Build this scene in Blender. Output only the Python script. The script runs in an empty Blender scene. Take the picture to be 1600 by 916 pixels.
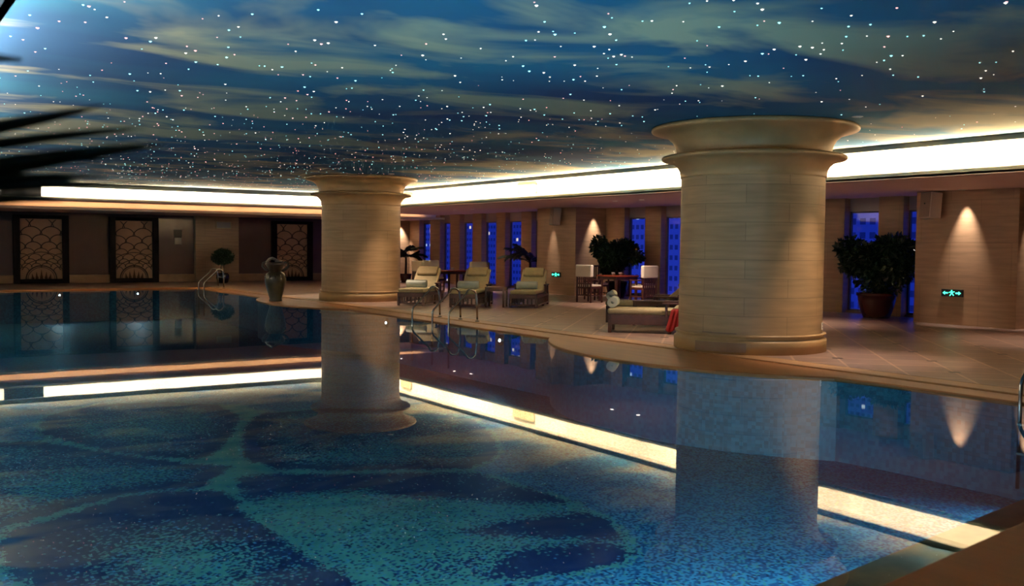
import bpy, bmesh, math, random
from mathutils import Vector, Matrix
random.seed(7)
PI = math.pi
S = bpy.context.scene
COL = S.collection

# ------------------------------------------------------------------ camera
cd = bpy.data.cameras.new('camera'); cam = bpy.data.objects.new('camera', cd); COL.objects.link(cam)
cd.sensor_fit = 'HORIZONTAL'; cd.sensor_width = 36.0
cd.lens = 1535.0 / 1600.0 * 36.0
cd.clip_start = 0.05; cd.clip_end = 1500
R = math.radians
M = Matrix.Rotation(R(-34.0), 4, 'Z') @ Matrix.Rotation(R(90 - 2.72), 4, 'X') @ Matrix.Rotation(R(0.6), 4, 'Z')
cam.matrix_world = Matrix.Translation((0, 0, 1.55)) @ M
cd.dof.use_dof = True; cd.dof.focus_distance = 18.0; cd.dof.aperture_fstop = 2.8
S.camera = cam

# ------------------------------------------------------------------ world, exposure
S.view_settings.view_transform = 'Standard'; S.view_settings.look = 'None'
S.view_settings.exposure = 1.35; S.view_settings.gamma = 1.0; S.view_settings.use_curve_mapping = False
w = bpy.data.worlds.new('world'); S.world = w; w.use_nodes = True
bg = w.node_tree.nodes['Background']
bg.inputs[0].default_value = (0.016, 0.045, 0.50, 1); bg.inputs[1].default_value = 0.40
S.cycles.use_denoising = True
S.cycles.max_bounces = 7; S.cycles.diffuse_bounces = 4; S.cycles.glossy_bounces = 4; S.cycles.transparent_max_bounces = 12
S.cycles.caustics_reflective = False; S.cycles.caustics_refractive = False
S.cycles.sample_clamp_indirect = 6.0

# light levels (tuned here)
COVE_W = 30.0        # W per metre of the tall cove
LOWCOVE_W = 0.8      # W per metre of the far low slot
SPOT_W = 100.0        # wall washers
DOWN_W = 120.0        # soffit downlights
POOL_W = 175.0        # added underwater lamps out of view
WARM = (1.0, 0.76, 0.47); WARMER = (1.0, 0.48, 0.22)

# ------------------------------------------------------------------ materials
def lin(r, g, b):
    f = lambda c: (c/255/12.92) if c/255 <= 0.04045 else ((c/255+0.055)/1.055)**2.4
    return (f(r), f(g), f(b), 1)
def mat(name, col, rough=0.6, metal=0.0, emit=None, estr=0.0, spec=0.5, noise=0.0, nscale=6.0, bump=0.0, bscale=40.0):
    m = bpy.data.materials.new(name); m.use_nodes = True
    nt = m.node_tree; p = nt.nodes['Principled BSDF']
    p.inputs['Base Color'].default_value = (*col[:3], 1); p.inputs['Roughness'].default_value = rough
    p.inputs['Metallic'].default_value = metal; p.inputs['Specular IOR Level'].default_value = spec
    if emit: p.inputs['Emission Color'].default_value = (*emit[:3], 1); p.inputs['Emission Strength'].default_value = estr
    if noise or bump:
        tc = nt.nodes.new('ShaderNodeTexCoord')
    if noise:
        n = nt.nodes.new('ShaderNodeTexNoise'); n.inputs['Scale'].default_value = nscale; n.inputs['Detail'].default_value = 5
        nt.links.new(tc.outputs['Object'], n.inputs['Vector'])
        r = nt.nodes.new('ShaderNodeValToRGB')
        r.color_ramp.elements[0].position = 0.3; r.color_ramp.elements[1].position = 0.7
        r.color_ramp.elements[0].color = (*[c*(1-noise) for c in col[:3]], 1)
        r.color_ramp.elements[1].color = (*[min(1, c*(1+noise)) for c in col[:3]], 1)
        nt.links.new(n.outputs['Fac'], r.inputs['Fac']); nt.links.new(r.outputs['Color'], p.inputs['Base Color'])
    if bump:
        n2 = nt.nodes.new('ShaderNodeTexNoise'); n2.inputs['Scale'].default_value = bscale
        b = nt.nodes.new('ShaderNodeBump'); b.inputs['Strength'].default_value = bump; b.inputs['Distance'].default_value = 0.01
        nt.links.new(tc.outputs['Object'], n2.inputs['Vector']); nt.links.new(n2.outputs['Fac'], b.inputs['Height'])
        nt.links.new(b.outputs['Normal'], p.inputs['Normal'])
    return m
def N(nt, t, **kw):
    n = nt.nodes.new(t)
    for k, v in kw.items():
        if k in ('operation', 'blend_type', 'data_type', 'noise_dimensions', 'feature', 'attribute_name', 'offset', 'offset_frequency', 'squash', 'squash_frequency', 'interpolation_type'):
            setattr(n, k, v)
        else:
            n.inputs[k.replace('_', ' ')].default_value = v
    return n
def math_n(nt, op, a, b=None, c=None):
    n = nt.nodes.new('ShaderNodeMath'); n.operation = op
    for i, x in enumerate((a, b, c)):
        if x is None: continue
        if isinstance(x, (int, float)): n.inputs[i].default_value = x
        else: nt.links.new(x, n.inputs[i])
    return n.outputs[0]
def mixc(nt, fac, a, b):
    n = nt.nodes.new('ShaderNodeMix'); n.data_type = 'RGBA'
    for sock, x in ((n.inputs[0], fac), (n.inputs[6], a), (n.inputs[7], b)):
        if isinstance(x, (int, float)): sock.default_value = x
        elif isinstance(x, tuple): sock.default_value = x if len(x) == 4 else (*x, 1)
        else: nt.links.new(x, sock)
    return n.outputs[2]

def stone_wall_mat(name, col, bw=1.1, bh=0.75, rough=0.45, mortar=0.006, vary=0.10, dark=0.72):
    """large sawn stone panels, coordinates along the wall given by UV in metres"""
    m = bpy.data.materials.new(name); m.use_nodes = True; nt = m.node_tree; p = nt.nodes['Principled BSDF']
    uv = N(nt, 'ShaderNodeUVMap')
    br = N(nt, 'ShaderNodeTexBrick', offset=0.5)
    br.inputs['Scale'].default_value = 1.0; br.inputs['Brick Width'].default_value = bw; br.inputs['Row Height'].default_value = bh
    br.inputs['Mortar Size'].default_value = mortar; br.inputs['Mortar Smooth'].default_value = 0.3
    c = col[:3]
    br.inputs['Color1'].default_value = (*[x*(1-vary) for x in c], 1); br.inputs['Color2'].default_value = (*[x*(1+vary) for x in c], 1)
    br.inputs['Mortar'].default_value = (*[x*dark for x in c], 1)
    nt.links.new(uv.outputs[0], br.inputs['Vector'])
    mp = N(nt, 'ShaderNodeMapping'); mp.inputs['Scale'].default_value = (0.8, 9.0, 1)
    nt.links.new(uv.outputs[0], mp.inputs[0])
    no = N(nt, 'ShaderNodeTexNoise', Scale=1.6, Detail=6.0); nt.links.new(mp.outputs[0], no.inputs['Vector'])
    rp = nt.nodes.new('ShaderNodeValToRGB'); rp.color_ramp.elements[0].position = 0.35; rp.color_ramp.elements[1].position = 0.68
    rp.color_ramp.elements[0].color = (0.80, 0.78, 0.74, 1); rp.color_ramp.elements[1].color = (1.08, 1.06, 1.04, 1)
    nt.links.new(no.outputs['Fac'], rp.inputs[0])
    mx = nt.nodes.new('ShaderNodeMix'); mx.data_type = 'RGBA'; mx.blend_type = 'MULTIPLY'; mx.inputs[0].default_value = 0.9
    nt.links.new(br.outputs['Color'], mx.inputs[6]); nt.links.new(rp.outputs[0], mx.inputs[7])
    nt.links.new(mx.outputs[2], p.inputs['Base Color']); p.inputs['Roughness'].default_value = rough
    return m

MT = {}
MT['column'] = stone_wall_mat('column_limestone', (0.43, 0.275, 0.135), bw=1.25, bh=0.27, rough=0.5, mortar=0.006, vary=0.09, dark=0.66)
MT['capital'] = mat('capital_limestone', (0.43, 0.265, 0.115), 0.5, noise=0.16, nscale=1.6, bump=0.1, bscale=25)
MT['pier'] = stone_wall_mat('sandstone_panels', (0.46, 0.275, 0.155), bw=1.3, bh=0.86, rough=0.45, vary=0.05, dark=0.75)
MT['farwall'] = mat('dark_polished_panel', (0.085, 0.05, 0.052), 0.16, noise=0.12, nscale=0.8)
MT['farstone'] = stone_wall_mat('far_stone', (0.30, 0.185, 0.11), bw=1.4, bh=0.9, rough=0.3, vary=0.05)
MT['plinth'] = mat('plinth_stone', (0.26, 0.15, 0.085), 0.35, noise=0.15, nscale=3)
MT['soffit'] = mat('painted_soffit', (0.74, 0.50, 0.45), 0.75)
MT['plaster'] = mat('cream_plaster', (0.82, 0.74, 0.58), 0.8)
MT['cove'] = mat('cove_paint', (0.88, 0.85, 0.74), 0.85)
MT['trimdark'] = mat('dark_edge_trim', (0.05, 0.06, 0.06), 0.5)
MT['wood'] = mat('dark_red_hardwood', (0.060, 0.017, 0.011), 0.35, noise=0.35, nscale=9)
MT['redwood'] = mat('red_lacquered_top', (0.30, 0.055, 0.022), 0.25, noise=0.2, nscale=9)
MT['redwood2'] = mat('brown_red_apron', (0.075, 0.020, 0.012), 0.35, noise=0.25, nscale=9)
MT['blackwood'] = mat('black_lacquer', (0.005, 0.003, 0.003), 0.6, spec=.1, noise=0.3, nscale=8)
MT['cushion'] = mat('beige_canvas', (0.45, 0.35, 0.19), 0.9, noise=0.06, nscale=14, bump=0.25, bscale=120)
MT['headrest'] = mat('tan_headrest_canvas', (0.36, 0.26, 0.13), 0.9, noise=0.08, nscale=14, bump=0.25, bscale=120)
MT['towel'] = mat('white_terry', (0.66, 0.66, 0.54), 0.95, bump=0.5, bscale=150)
MT['cover'] = mat('ivory_chair_cover', (0.78, 0.68, 0.56), 0.9, bump=0.2, bscale=60)
MT['redcloth'] = mat('red_cloth', (0.26, 0.008, 0.006), 0.85, bump=0.3, bscale=60)
MT['leaf'] = mat('ficus_leaf', (0.012, 0.030, 0.008), 0.4, noise=0.5, nscale=5)
MT['palmleaf'] = mat('palm_leaf', (0.010, 0.025, 0.008), 0.45, noise=0.4, nscale=4)
MT['bark'] = mat('bark', (0.06, 0.04, 0.025), 0.85, noise=0.3, nscale=12)
MT['redpot'] = mat('oxblood_glazed_pot', (0.05, 0.011, 0.009), 0.25)
MT['blackpot'] = mat('black_glazed_pot', (0.008, 0.008, 0.009), 0.25)
MT['soil'] = mat('potting_soil', (0.03, 0.02, 0.012), 0.95, bump=0.5)
MT['bronze'] = mat('green_brown_glazed_vase', (0.030, 0.025, 0.012), 0.35, noise=0.5, nscale=5, bump=0.15, bscale=20)
MT['bronze2'] = mat('dark_brown_glaze', (0.024, 0.013, 0.008), 0.35, noise=0.4, nscale=9)
MT['vasewhite'] = mat('pale_glazed_ornament', (0.16, 0.13, 0.11), 0.4)
MT['steel'] = mat('polished_steel', (0.40, 0.40, 0.38), 0.22, metal=1.0)
MT['spk'] = mat('speaker_housing', (0.46, 0.36, 0.30), 0.55)
MT['spkgrille'] = mat('speaker_grille', (0.30, 0.22, 0.17), 0.7, bump=0.4, bscale=200)
MT['black'] = mat('black_plastic', (0.01, 0.01, 0.011), 0.4)
MT['grey'] = mat('grey_plastic', (0.30, 0.29, 0.29), 0.5)
MT['outlet'] = mat('ivory_plastic', (0.85, 0.80, 0.70), 0.4)
MT['green'] = mat('green_lit_sign', (0.02, 0.3, 0.16), 0.5, emit=(0.04, 0.72, 0.40), estr=1.7)
MT['lampglow'] = mat('lamp_lens', (0.9, 0.85, 0.8), 0.5, emit=(1.0, 0.80, 0.72), estr=7)
MT['poollens'] = mat('pool_lamp_lens', (0.9, 0.9, 1.0), 0.5, emit=(0.85, 0.88, 1.0), estr=9)
MT['vent'] = mat('vent_grille_cream', (0.42, 0.36, 0.22), 0.7)
MT['cup'] = mat('white_porcelain', (0.8, 0.78, 0.74), 0.25)
MT['lattice'] = mat('dark_bronze_lattice', (0.035, 0.014, 0.008), 0.4)
MT['latback'] = mat('tan_backing_panel', (0.46, 0.26, 0.17), 0.7, noise=0.08, nscale=2)
MT['frame'] = mat('window_frame_blue_grey', (0.10, 0.085, 0.10), 0.4)
MT['transom'] = mat('transom_panel', (0.40, 0.30, 0.28), 0.6)
MT['ledge'] = mat('wet_brown_stone', (0.62, 0.19, 0.05), 0.6, spec=.1, noise=0.2, nscale=6)

# coping: brown wood-like stone
def coping_mat(name, c):
    m = bpy.data.materials.new(name); m.use_nodes = True; nt = m.node_tree; p = nt.nodes['Principled BSDF']
    g = N(nt, 'ShaderNodeTexCoord')
    mp = N(nt, 'ShaderNodeMapping'); mp.inputs['Scale'].default_value = (5, 0.5, 5); nt.links.new(g.outputs['Object'], mp.inputs[0])
    n = N(nt, 'ShaderNodeTexNoise', Scale=2.2, Detail=6.0); nt.links.new(mp.outputs[0], n.inputs['Vector'])
    r = nt.nodes.new('ShaderNodeValToRGB'); r.color_ramp.elements[0].position = .3; r.color_ramp.elements[1].position = .7
    r.color_ramp.elements[0].color = (*[x*0.86 for x in c], 1); r.color_ramp.elements[1].color = (*[x*1.1 for x in c], 1)
    nt.links.new(n.outputs['Fac'], r.inputs[0]); nt.links.new(r.outputs[0], p.inputs['Base Color']); p.inputs['Roughness'].default_value = .42; p.inputs['Specular IOR Level'].default_value = .3
    return m
MT['coping'] = coping_mat('brown_bullnose_stone', (0.38, 0.150, 0.050))
MT['copingshade'] = coping_mat('shaded_bullnose_stone', (0.15, 0.050, 0.016))  # darker copy of the coping stone: shade on the near coping put into its colour
MT['copingshade'].node_tree.nodes['Principled BSDF'].inputs['Specular IOR Level'].default_value = .06; MT['copingshade'].node_tree.nodes['Principled BSDF'].inputs['Roughness'].default_value = .6
MT['copinglight'] = coping_mat('pale_border_stone', (0.46, 0.25, 0.12))

# deck floor
def deck_mat():
    m = bpy.data.materials.new('deck_stone_tiles'); m.use_nodes = True; nt = m.node_tree; p = nt.nodes['Principled BSDF']
    g = N(nt, 'ShaderNodeTexCoord')
    mp = N(nt, 'ShaderNodeMapping'); mp.inputs['Rotation'].default_value = (0, 0, R(45)); nt.links.new(g.outputs['Object'], mp.inputs[0])
    br = N(nt, 'ShaderNodeTexBrick', offset=0.0)
    br.inputs['Scale'].default_value = 1.0; br.inputs['Brick Width'].default_value = .62; br.inputs['Row Height'].default_value = .62
    br.inputs['Mortar Size'].default_value = .02; br.inputs['Mortar Smooth'].default_value = .3
    br.inputs['Color1'].default_value = (0.235, 0.145, 0.115, 1); br.inputs['Color2'].default_value = (0.31, 0.195, 0.15, 1); br.inputs['Mortar'].default_value = (0.50, 0.33, 0.22, 1)
    nt.links.new(mp.outputs[0], br.inputs['Vector'])
    sep = N(nt, 'ShaderNodeSeparateXYZ'); nt.links.new(mp.outputs[0], sep.inputs[0])
    # little dark square insets at every second tile corner
    def near(s):
        a = math_n(nt, 'DIVIDE', s, 1.24); f = math_n(nt, 'FRACT', a); d = math_n(nt, 'ABSOLUTE', math_n(nt, 'SUBTRACT', f, 0.5)); return math_n(nt, 'LESS_THAN', d, 0.055)
    ins = math_n(nt, 'MULTIPLY', near(sep.outputs[0]), near(sep.outputs[1]))
    no = N(nt, 'ShaderNodeTexNoise', Scale=3.0, Detail=6.0); nt.links.new(g.outputs['Object'], no.inputs['Vector'])
    c1 = mixc(nt, ins, br.outputs['Color'], (0.025, 0.012, 0.01))
    mx = nt.nodes.new('ShaderNodeMix'); mx.data_type = 'RGBA'; mx.blend_type = 'MULTIPLY'; mx.inputs[0].default_value = .5
    nt.links.new(c1, mx.inputs[6]); nt.links.new(no.outputs['Fac'], mx.inputs[7])
    sc = nt.nodes.new('ShaderNodeMix'); sc.data_type = 'RGBA'; sc.blend_type = 'MULTIPLY'; sc.inputs[0].default_value = 1.0
    nt.links.new(mx.outputs[2], sc.inputs[6]); sc.inputs[7].default_value = (1.3, 1.3, 1.3, 1)
    nt.links.new(sc.outputs[2], p.inputs['Base Color']); p.inputs['Roughness'].default_value = .33
    return m
MT['deck'] = deck_mat()

# painted sky ceiling
def sky_ceiling_mat():
    m = bpy.data.materials.new('painted_sky_ceiling'); m.use_nodes = True; nt = m.node_tree; p = nt.nodes['Principled BSDF']
    g = N(nt, 'ShaderNodeTexCoord')
    mp = N(nt, 'ShaderNodeMapping'); mp.inputs['Rotation'].default_value = (0, 0, R(34)); mp.inputs['Scale'].default_value = (0.42, 0.66, 1)
    nt.links.new(g.outputs['Object'], mp.inputs[0])
    n1 = N(nt, 'ShaderNodeTexNoise', Scale=1.0, Detail=4.5, Roughness=.5, Distortion=.5); nt.links.new(mp.outputs[0], n1.inputs['Vector'])
    r1 = nt.nodes.new('ShaderNodeValToRGB'); e = r1.color_ramp.elements; e[0].position = .47; e[1].position = .62; e[0].color = (0, 0, 0, 1); e[1].color = (1, 1, 1, 1)
    nt.links.new(n1.outputs['Fac'], r1.inputs[0])
    n2 = N(nt, 'ShaderNodeTexNoise', Scale=.55, Detail=3.0); nt.links.new(mp.outputs[0], n2.inputs['Vector'])
    # painted horizon clouds gather near the window side and the far end
    sx = N(nt, 'ShaderNodeSeparateXYZ'); nt.links.new(g.outputs['Object'], sx.inputs[0])
    mr1 = N(nt, 'ShaderNodeMapRange'); nt.links.new(sx.outputs[0], mr1.inputs[0]); mr1.inputs[1].default_value = 11.5; mr1.inputs[2].default_value = 15; mr1.inputs[4].default_value = .06
    mr2 = N(nt, 'ShaderNodeMapRange'); nt.links.new(sx.outputs[1], mr2.inputs[0]); mr2.inputs[1].default_value = 27; mr2.inputs[2].default_value = 33; mr2.inputs[4].default_value = .16
    nt.links.new(math_n(nt, 'ADD', n1.outputs['Fac'], math_n(nt, 'MAXIMUM', mr1.outputs[0], mr2.outputs[0])), r1.inputs[0])
    r2 = nt.nodes.new('ShaderNodeValToRGB'); e = r2.color_ramp.elements; e[0].position = .35; e[1].position = .65
    e[0].color = (0.014, 0.080, 0.21, 1); e[1].color = (0.024, 0.20, 0.34, 1)
    nt.links.new(n2.outputs['Fac'], r2.inputs[0])
    c = mixc(nt, math_n(nt, 'MULTIPLY', r1.outputs[0], 0.85), r2.outputs[0], (0.54, 0.52, 0.34))
    nt.links.new(c, p.inputs['Base Color']); p.inputs['Roughness'].default_value = .85; p.inputs['Specular IOR Level'].default_value = .2
    return m
MT['sky'] = sky_ceiling_mat()

# water: clear, mirror-like by Fresnel, tinted see-through
def water_mat():
    m = bpy.data.materials.new('pool_water'); m.use_nodes = True; nt = m.node_tree
    for n in list(nt.nodes):
        if n.type != 'OUTPUT_MATERIAL': nt.nodes.remove(n)
    out = nt.nodes['Material Output']
    fr = N(nt, 'ShaderNodeFresnel'); fr.inputs['IOR'].default_value = 1.36
    tr = N(nt, 'ShaderNodeBsdfTransparent'); tr.inputs[0].default_value = (0.66, 0.93, 0.98, 1)
    gl = N(nt, 'ShaderNodeBsdfGlossy'); gl.inputs['Roughness'].default_value = 0.012; gl.inputs['Color'].default_value = (.92, .97, 1, 1)
    g = N(nt, 'ShaderNodeTexCoord'); no = N(nt, 'ShaderNodeTexNoise', Scale=1.1, Detail=2.0); nt.links.new(g.outputs['Object'], no.inputs['Vector'])
    b = N(nt, 'ShaderNodeBump'); b.inputs['Strength'].default_value = .03; b.inputs['Distance'].default_value = .01
    nt.links.new(no.outputs['Fac'], b.inputs['Height']); nt.links.new(b.outputs[0], gl.inputs['Normal'])
    mx = N(nt, 'ShaderNodeMixShader'); nt.links.new(fr.outputs[0], mx.inputs[0]); nt.links.new(tr.outputs[0], mx.inputs[1]); nt.links.new(gl.outputs[0], mx.inputs[2])
    nt.links.new(mx.outputs[0], out.inputs['Surface'])
    return m
MT['water'] = water_mat()
def glass_mat():
    m = bpy.data.materials.new('window_glass'); m.use_nodes = True; nt = m.node_tree
    for n in list(nt.nodes):
        if n.type != 'OUTPUT_MATERIAL': nt.nodes.remove(n)
    out = nt.nodes['Material Output']
    fr = N(nt, 'ShaderNodeFresnel'); fr.inputs['IOR'].default_value = 1.5
    tr = N(nt, 'ShaderNodeBsdfTransparent'); tr.inputs[0].default_value = (0.85, 0.88, 0.95, 1)
    gl = N(nt, 'ShaderNodeBsdfGlossy'); gl.inputs['Roughness'].default_value = 0.02
    ge = N(nt, 'ShaderNodeNewGeometry'); fac = math_n(nt, 'MULTIPLY', fr.outputs[0], math_n(nt, 'SUBTRACT', 1.0, ge.outputs['Backfacing']))
    mx = N(nt, 'ShaderNodeMixShader'); nt.links.new(fac, mx.inputs[0]); nt.links.new(tr.outputs[0], mx.inputs[1]); nt.links.new(gl.outputs[0], mx.inputs[2])
    nt.links.new(mx.outputs[0], out.inputs['Surface'])
    return m
MT['glass'] = glass_mat()

# mosaic: every small tile is one of four glazes; two mesh attributes say how likely the navy / green ones are
def mosaic_mat():
    m = bpy.data.materials.new('glass_mosaic'); m.use_nodes = True; nt = m.node_tree; p = nt.nodes['Principled BSDF']
    g = N(nt, 'ShaderNodeTexCoord')
    sc = N(nt, 'ShaderNodeVectorMath', operation='SCALE'); nt.links.new(g.outputs['Object'], sc.inputs[0]); sc.inputs['Scale'].default_value = 42.0
    fl = N(nt, 'ShaderNodeVectorMath', operation='FLOOR'); nt.links.new(sc.outputs[0], fl.inputs[0])
    wn = N(nt, 'ShaderNodeTexWhiteNoise'); nt.links.new(fl.outputs[0], wn.inputs['Vector'])
    a1 = N(nt, 'ShaderNodeAttribute', attribute_name='navy'); a2 = N(nt, 'ShaderNodeAttribute', attribute_name='green')
    sp = N(nt, 'ShaderNodeSeparateColor'); nt.links.new(wn.outputs['Color'], sp.inputs[0])
    isn = math_n(nt, 'LESS_THAN', sp.outputs[0], a1.outputs['Fac'])
    isg = math_n(nt, 'LESS_THAN', sp.outputs[1], a2.outputs['Fac'])
    base = mixc(nt, math_n(nt, 'LESS_THAN', sp.outputs[2], 0.48), (0.055, 0.30, 0.50), (0.012, 0.10, 0.27))
    c = mixc(nt, isg, base, (0.085, 0.33, 0.30))
    c = mixc(nt, isn, c, (0.004, 0.018, 0.105))
    nt.links.new(c, p.inputs['Base Color']); p.inputs['Roughness'].default_value = .5
    return m
MT['mosaic'] = mosaic_mat()
def walltile_mat():
    m = bpy.data.materials.new('waterline_mosaic'); m.use_nodes = True; nt = m.node_tree; p = nt.nodes['Principled BSDF']
    g = N(nt, 'ShaderNodeTexCoord')
    sc = N(nt, 'ShaderNodeVectorMath', operation='SCALE'); nt.links.new(g.outputs['Object'], sc.inputs[0]); sc.inputs['Scale'].default_value = 22.0
    fl = N(nt, 'ShaderNodeVectorMath', operation='FLOOR'); nt.links.new(sc.outputs[0], fl.inputs[0])
    wn = N(nt, 'ShaderNodeTexWhiteNoise'); nt.links.new(fl.outputs[0], wn.inputs['Vector'])
    c = mixc(nt, wn.outputs['Value'], (0.015, 0.11, 0.20), (0.04, 0.24, 0.36))
    nt.links.new(c, p.inputs['Base Color']); p.inputs['Roughness'].default_value = .4
    return m
MT['pooltile'] = walltile_mat()
def building_mat(name, wall, litc, k, fx=2.6, fz=3.2):
    m = bpy.data.materials.new(name); m.use_nodes = True; nt = m.node_tree; p = nt.nodes['Principled BSDF']
    g = N(nt, 'ShaderNodeTexCoord'); sep = N(nt, 'ShaderNodeSeparateXYZ'); nt.links.new(g.outputs['Object'], sep.inputs[0])
    def cell(s, w):
        a = math_n(nt, 'DIVIDE', s, w); return math_n(nt, 'FRACT', a), math_n(nt, 'FLOOR', a)
    fy, iy = cell(sep.outputs[1], fx); fz_, iz = cell(sep.outputs[2], fz)
    inw = math_n(nt, 'MULTIPLY', math_n(nt, 'MULTIPLY', math_n(nt, 'GREATER_THAN', fy, .2), math_n(nt, 'LESS_THAN', fy, .8)), math_n(nt, 'MULTIPLY', math_n(nt, 'GREATER_THAN', fz_, .3), math_n(nt, 'LESS_THAN', fz_, .75)))
    cb = N(nt, 'ShaderNodeCombineXYZ'); nt.links.new(iy, cb.inputs[0]); nt.links.new(iz, cb.inputs[1])
    wn = N(nt, 'ShaderNodeTexWhiteNoise'); nt.links.new(cb.outputs[0], wn.inputs['Vector'])
    lit = math_n(nt, 'MULTIPLY', inw, math_n(nt, 'LESS_THAN', wn.outputs['Value'], .10))
    c = mixc(nt, inw, wall, tuple(x*.35 for x in wall)); nt.links.new(c, p.inputs['Base Color'])
    p.inputs['Emission Color'].default_value = (*litc, 1); nt.links.new(math_n(nt, 'MULTIPLY', lit, k), p.inputs['Emission Strength'])
    return m

# ------------------------------------------------------------------ mesh helpers
class MB:
    def __init__(s): s.bm = bmesh.new()
    def box(s, x0, x1, y0, y1, z0, z1, rot=None, about=(0, 0, 0)):
        vs = [s.bm.verts.new(v) for v in ((x0,y0,z0),(x1,y0,z0),(x1,y1,z0),(x0,y1,z0),(x0,y0,z1),(x1,y0,z1),(x1,y1,z1),(x0,y1,z1))]
        for f in ((0,3,2,1),(4,5,6,7),(0,1,5,4),(1,2,6,5),(2,3,7,6),(3,0,4,7)): s.bm.faces.new([vs[i] for i in f])
        if rot is not None:
            a = Vector(about)
            for v in vs: v.co = rot @ (v.co - a) + a
        return s
    def prism(s, pts, z0, z1):
        b = [s.bm.verts.new((x, y, z0)) for x, y in pts]; t = [s.bm.verts.new((x, y, z1)) for x, y in pts]
        n = len(pts); s.bm.faces.new(t); s.bm.faces.new(b[::-1])
        for i in range(n): s.bm.faces.new((b[i], b[(i+1) % n], t[(i+1) % n], t[i]))
        return s
    def lathe(s, prof, c=(0, 0), seg=48, smooth=True, sy=1.0):
        rings = []
        for r, z in prof:
            rings.append([s.bm.verts.new((c[0]+r*math.cos(2*PI*k/seg), c[1]+sy*r*math.sin(2*PI*k/seg), z)) for k in range(seg)])
        for a, b in zip(rings, rings[1:]):
            for k in range(seg):
                f = s.bm.faces.new((a[k], a[(k+1) % seg], b[(k+1) % seg], b[k])); f.smooth = smooth
        s.bm.faces.new(rings[0][::-1]); s.bm.faces.new(rings[-1])
        return s
    def tube(s, pts, r, seg=8, cap=True):
        pts = [Vector(p) for p in pts]; n = len(pts)
        rr = r if isinstance(r, (list, tuple)) else [r]*n
        rings = []; up = None
        for i, p in enumerate(pts):
            t = (pts[min(i+1, n-1)] - pts[max(i-1, 0)]).normalized()
            if up is None:
                up = Vector((0, 0, 1)) if abs(t.z) < .9 else Vector((1, 0, 0))
            u = (up - t*up.dot(t)).normalized(); v = t.cross(u); up = u
            rings.append([s.bm.verts.new(p + rr[i]*(math.cos(2*PI*k/seg)*u + math.sin(2*PI*k/seg)*v)) for k in range(seg)])
        for a, b in zip(rings, rings[1:]):
            for k in range(seg):
                f = s.bm.faces.new((a[k], a[(k+1) % seg], b[(k+1) % seg], b[k])); f.smooth = True
        if cap: s.bm.faces.new(rings[0][::-1]); s.bm.faces.new(rings[-1])
        return s
    def ell(s, c, r, u=16, v=10):
        m = Matrix.Translation(c) @ Matrix.Diagonal((*r, 1))
        q = bmesh.ops.create_uvsphere(s.bm, u_segments=u, v_segments=v, radius=1, matrix=m)
        for vt in q['verts']:
            for f in vt.link_faces: f.smooth = True
        return s
    def obj(s, name, m, parent=None, bevel=0.0, seg=2, kind=None, loc=None, sub=0):
        s.bm.normal_update()
        bmesh.ops.recalc_face_normals(s.bm, faces=s.bm.faces)
        me = bpy.data.meshes.new(name); s.bm.to_mesh(me); s.bm.free()
        me.materials.append(MT[m] if isinstance(m, str) else m)
        o = bpy.data.objects.new(name, me); COL.objects.link(o)
        if parent: o.parent = parent
        if loc: o.location = loc
        if bevel:
            b = o.modifiers.new('b', 'BEVEL'); b.width = bevel; b.segments = seg; b.limit_method = 'ANGLE'; b.angle_limit = R(40); b.harden_normals = False
        if sub:
            q = o.modifiers.new('s', 'SUBSURF'); q.levels = sub; q.render_levels = sub
        if kind: o['kind'] = kind
        return o
def wall_uv(o):
    """planar UV in metres from the face normal"""
    me = o.data; uv = me.uv_layers.new(name='UVMap')
    for f in me.polygons:
        n = f.normal
        for li in f.loop_indices:
            c = me.vertices[me.loops[li].vertex_index].co
            if abs(n.z) > .7: uv.data[li].uv = (c.x, c.y)
            elif abs(n.x) > abs(n.y): uv.data[li].uv = (c.y, c.z)
            else: uv.data[li].uv = (c.x + .37, c.z)
    return o
def empty(name, loc=(0, 0, 0), rz=0):
    o = bpy.data.objects.new(name, None); o.empty_display_size = .2; COL.objects.link(o); o.location = loc; o.rotation_euler = (0, 0, rz); return o
def tag(o, label, cat, group=None, kind=None):
    o['label'] = label; o['category'] = cat
    if group: o['group'] = group
    if kind: o['kind'] = kind
    return o
def children(o): return CH.get(o.name, None) or [c for c in o.children]
CH = {}
def copy_tree(o, parent=None):
    c = o.copy(); COL.objects.link(c)
    if parent: c.parent = parent; c.matrix_parent_inverse = o.matrix_parent_inverse.copy()
    for ch in list(o.children): copy_tree(ch, c)
    return c
def struct(o): o['kind'] = 'structure'; return o
def light(kind, loc, energy, col, size=.1, size_y=None, rot=(0, 0, 0), spot=None, blend=.3, parent=None, radius=None):
    l = bpy.data.lights.new('lamp_light', kind); l.energy = energy; l.color = col
    if kind == 'AREA':
        l.shape = 'RECTANGLE'; l.size = size; l.size_y = size_y or size
    if kind == 'SPOT': l.spot_size = spot; l.spot_blend = blend
    if kind in ('SPOT', 'POINT'): l.shadow_soft_size = radius if radius is not None else .03
    o = bpy.data.objects.new('lamp_light', l); COL.objects.link(o); o.location = loc; o.rotation_euler = rot
    if parent: o.parent = parent
    return o

# ================================================================== ROOM SHELL
ZD = 0.04
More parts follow.
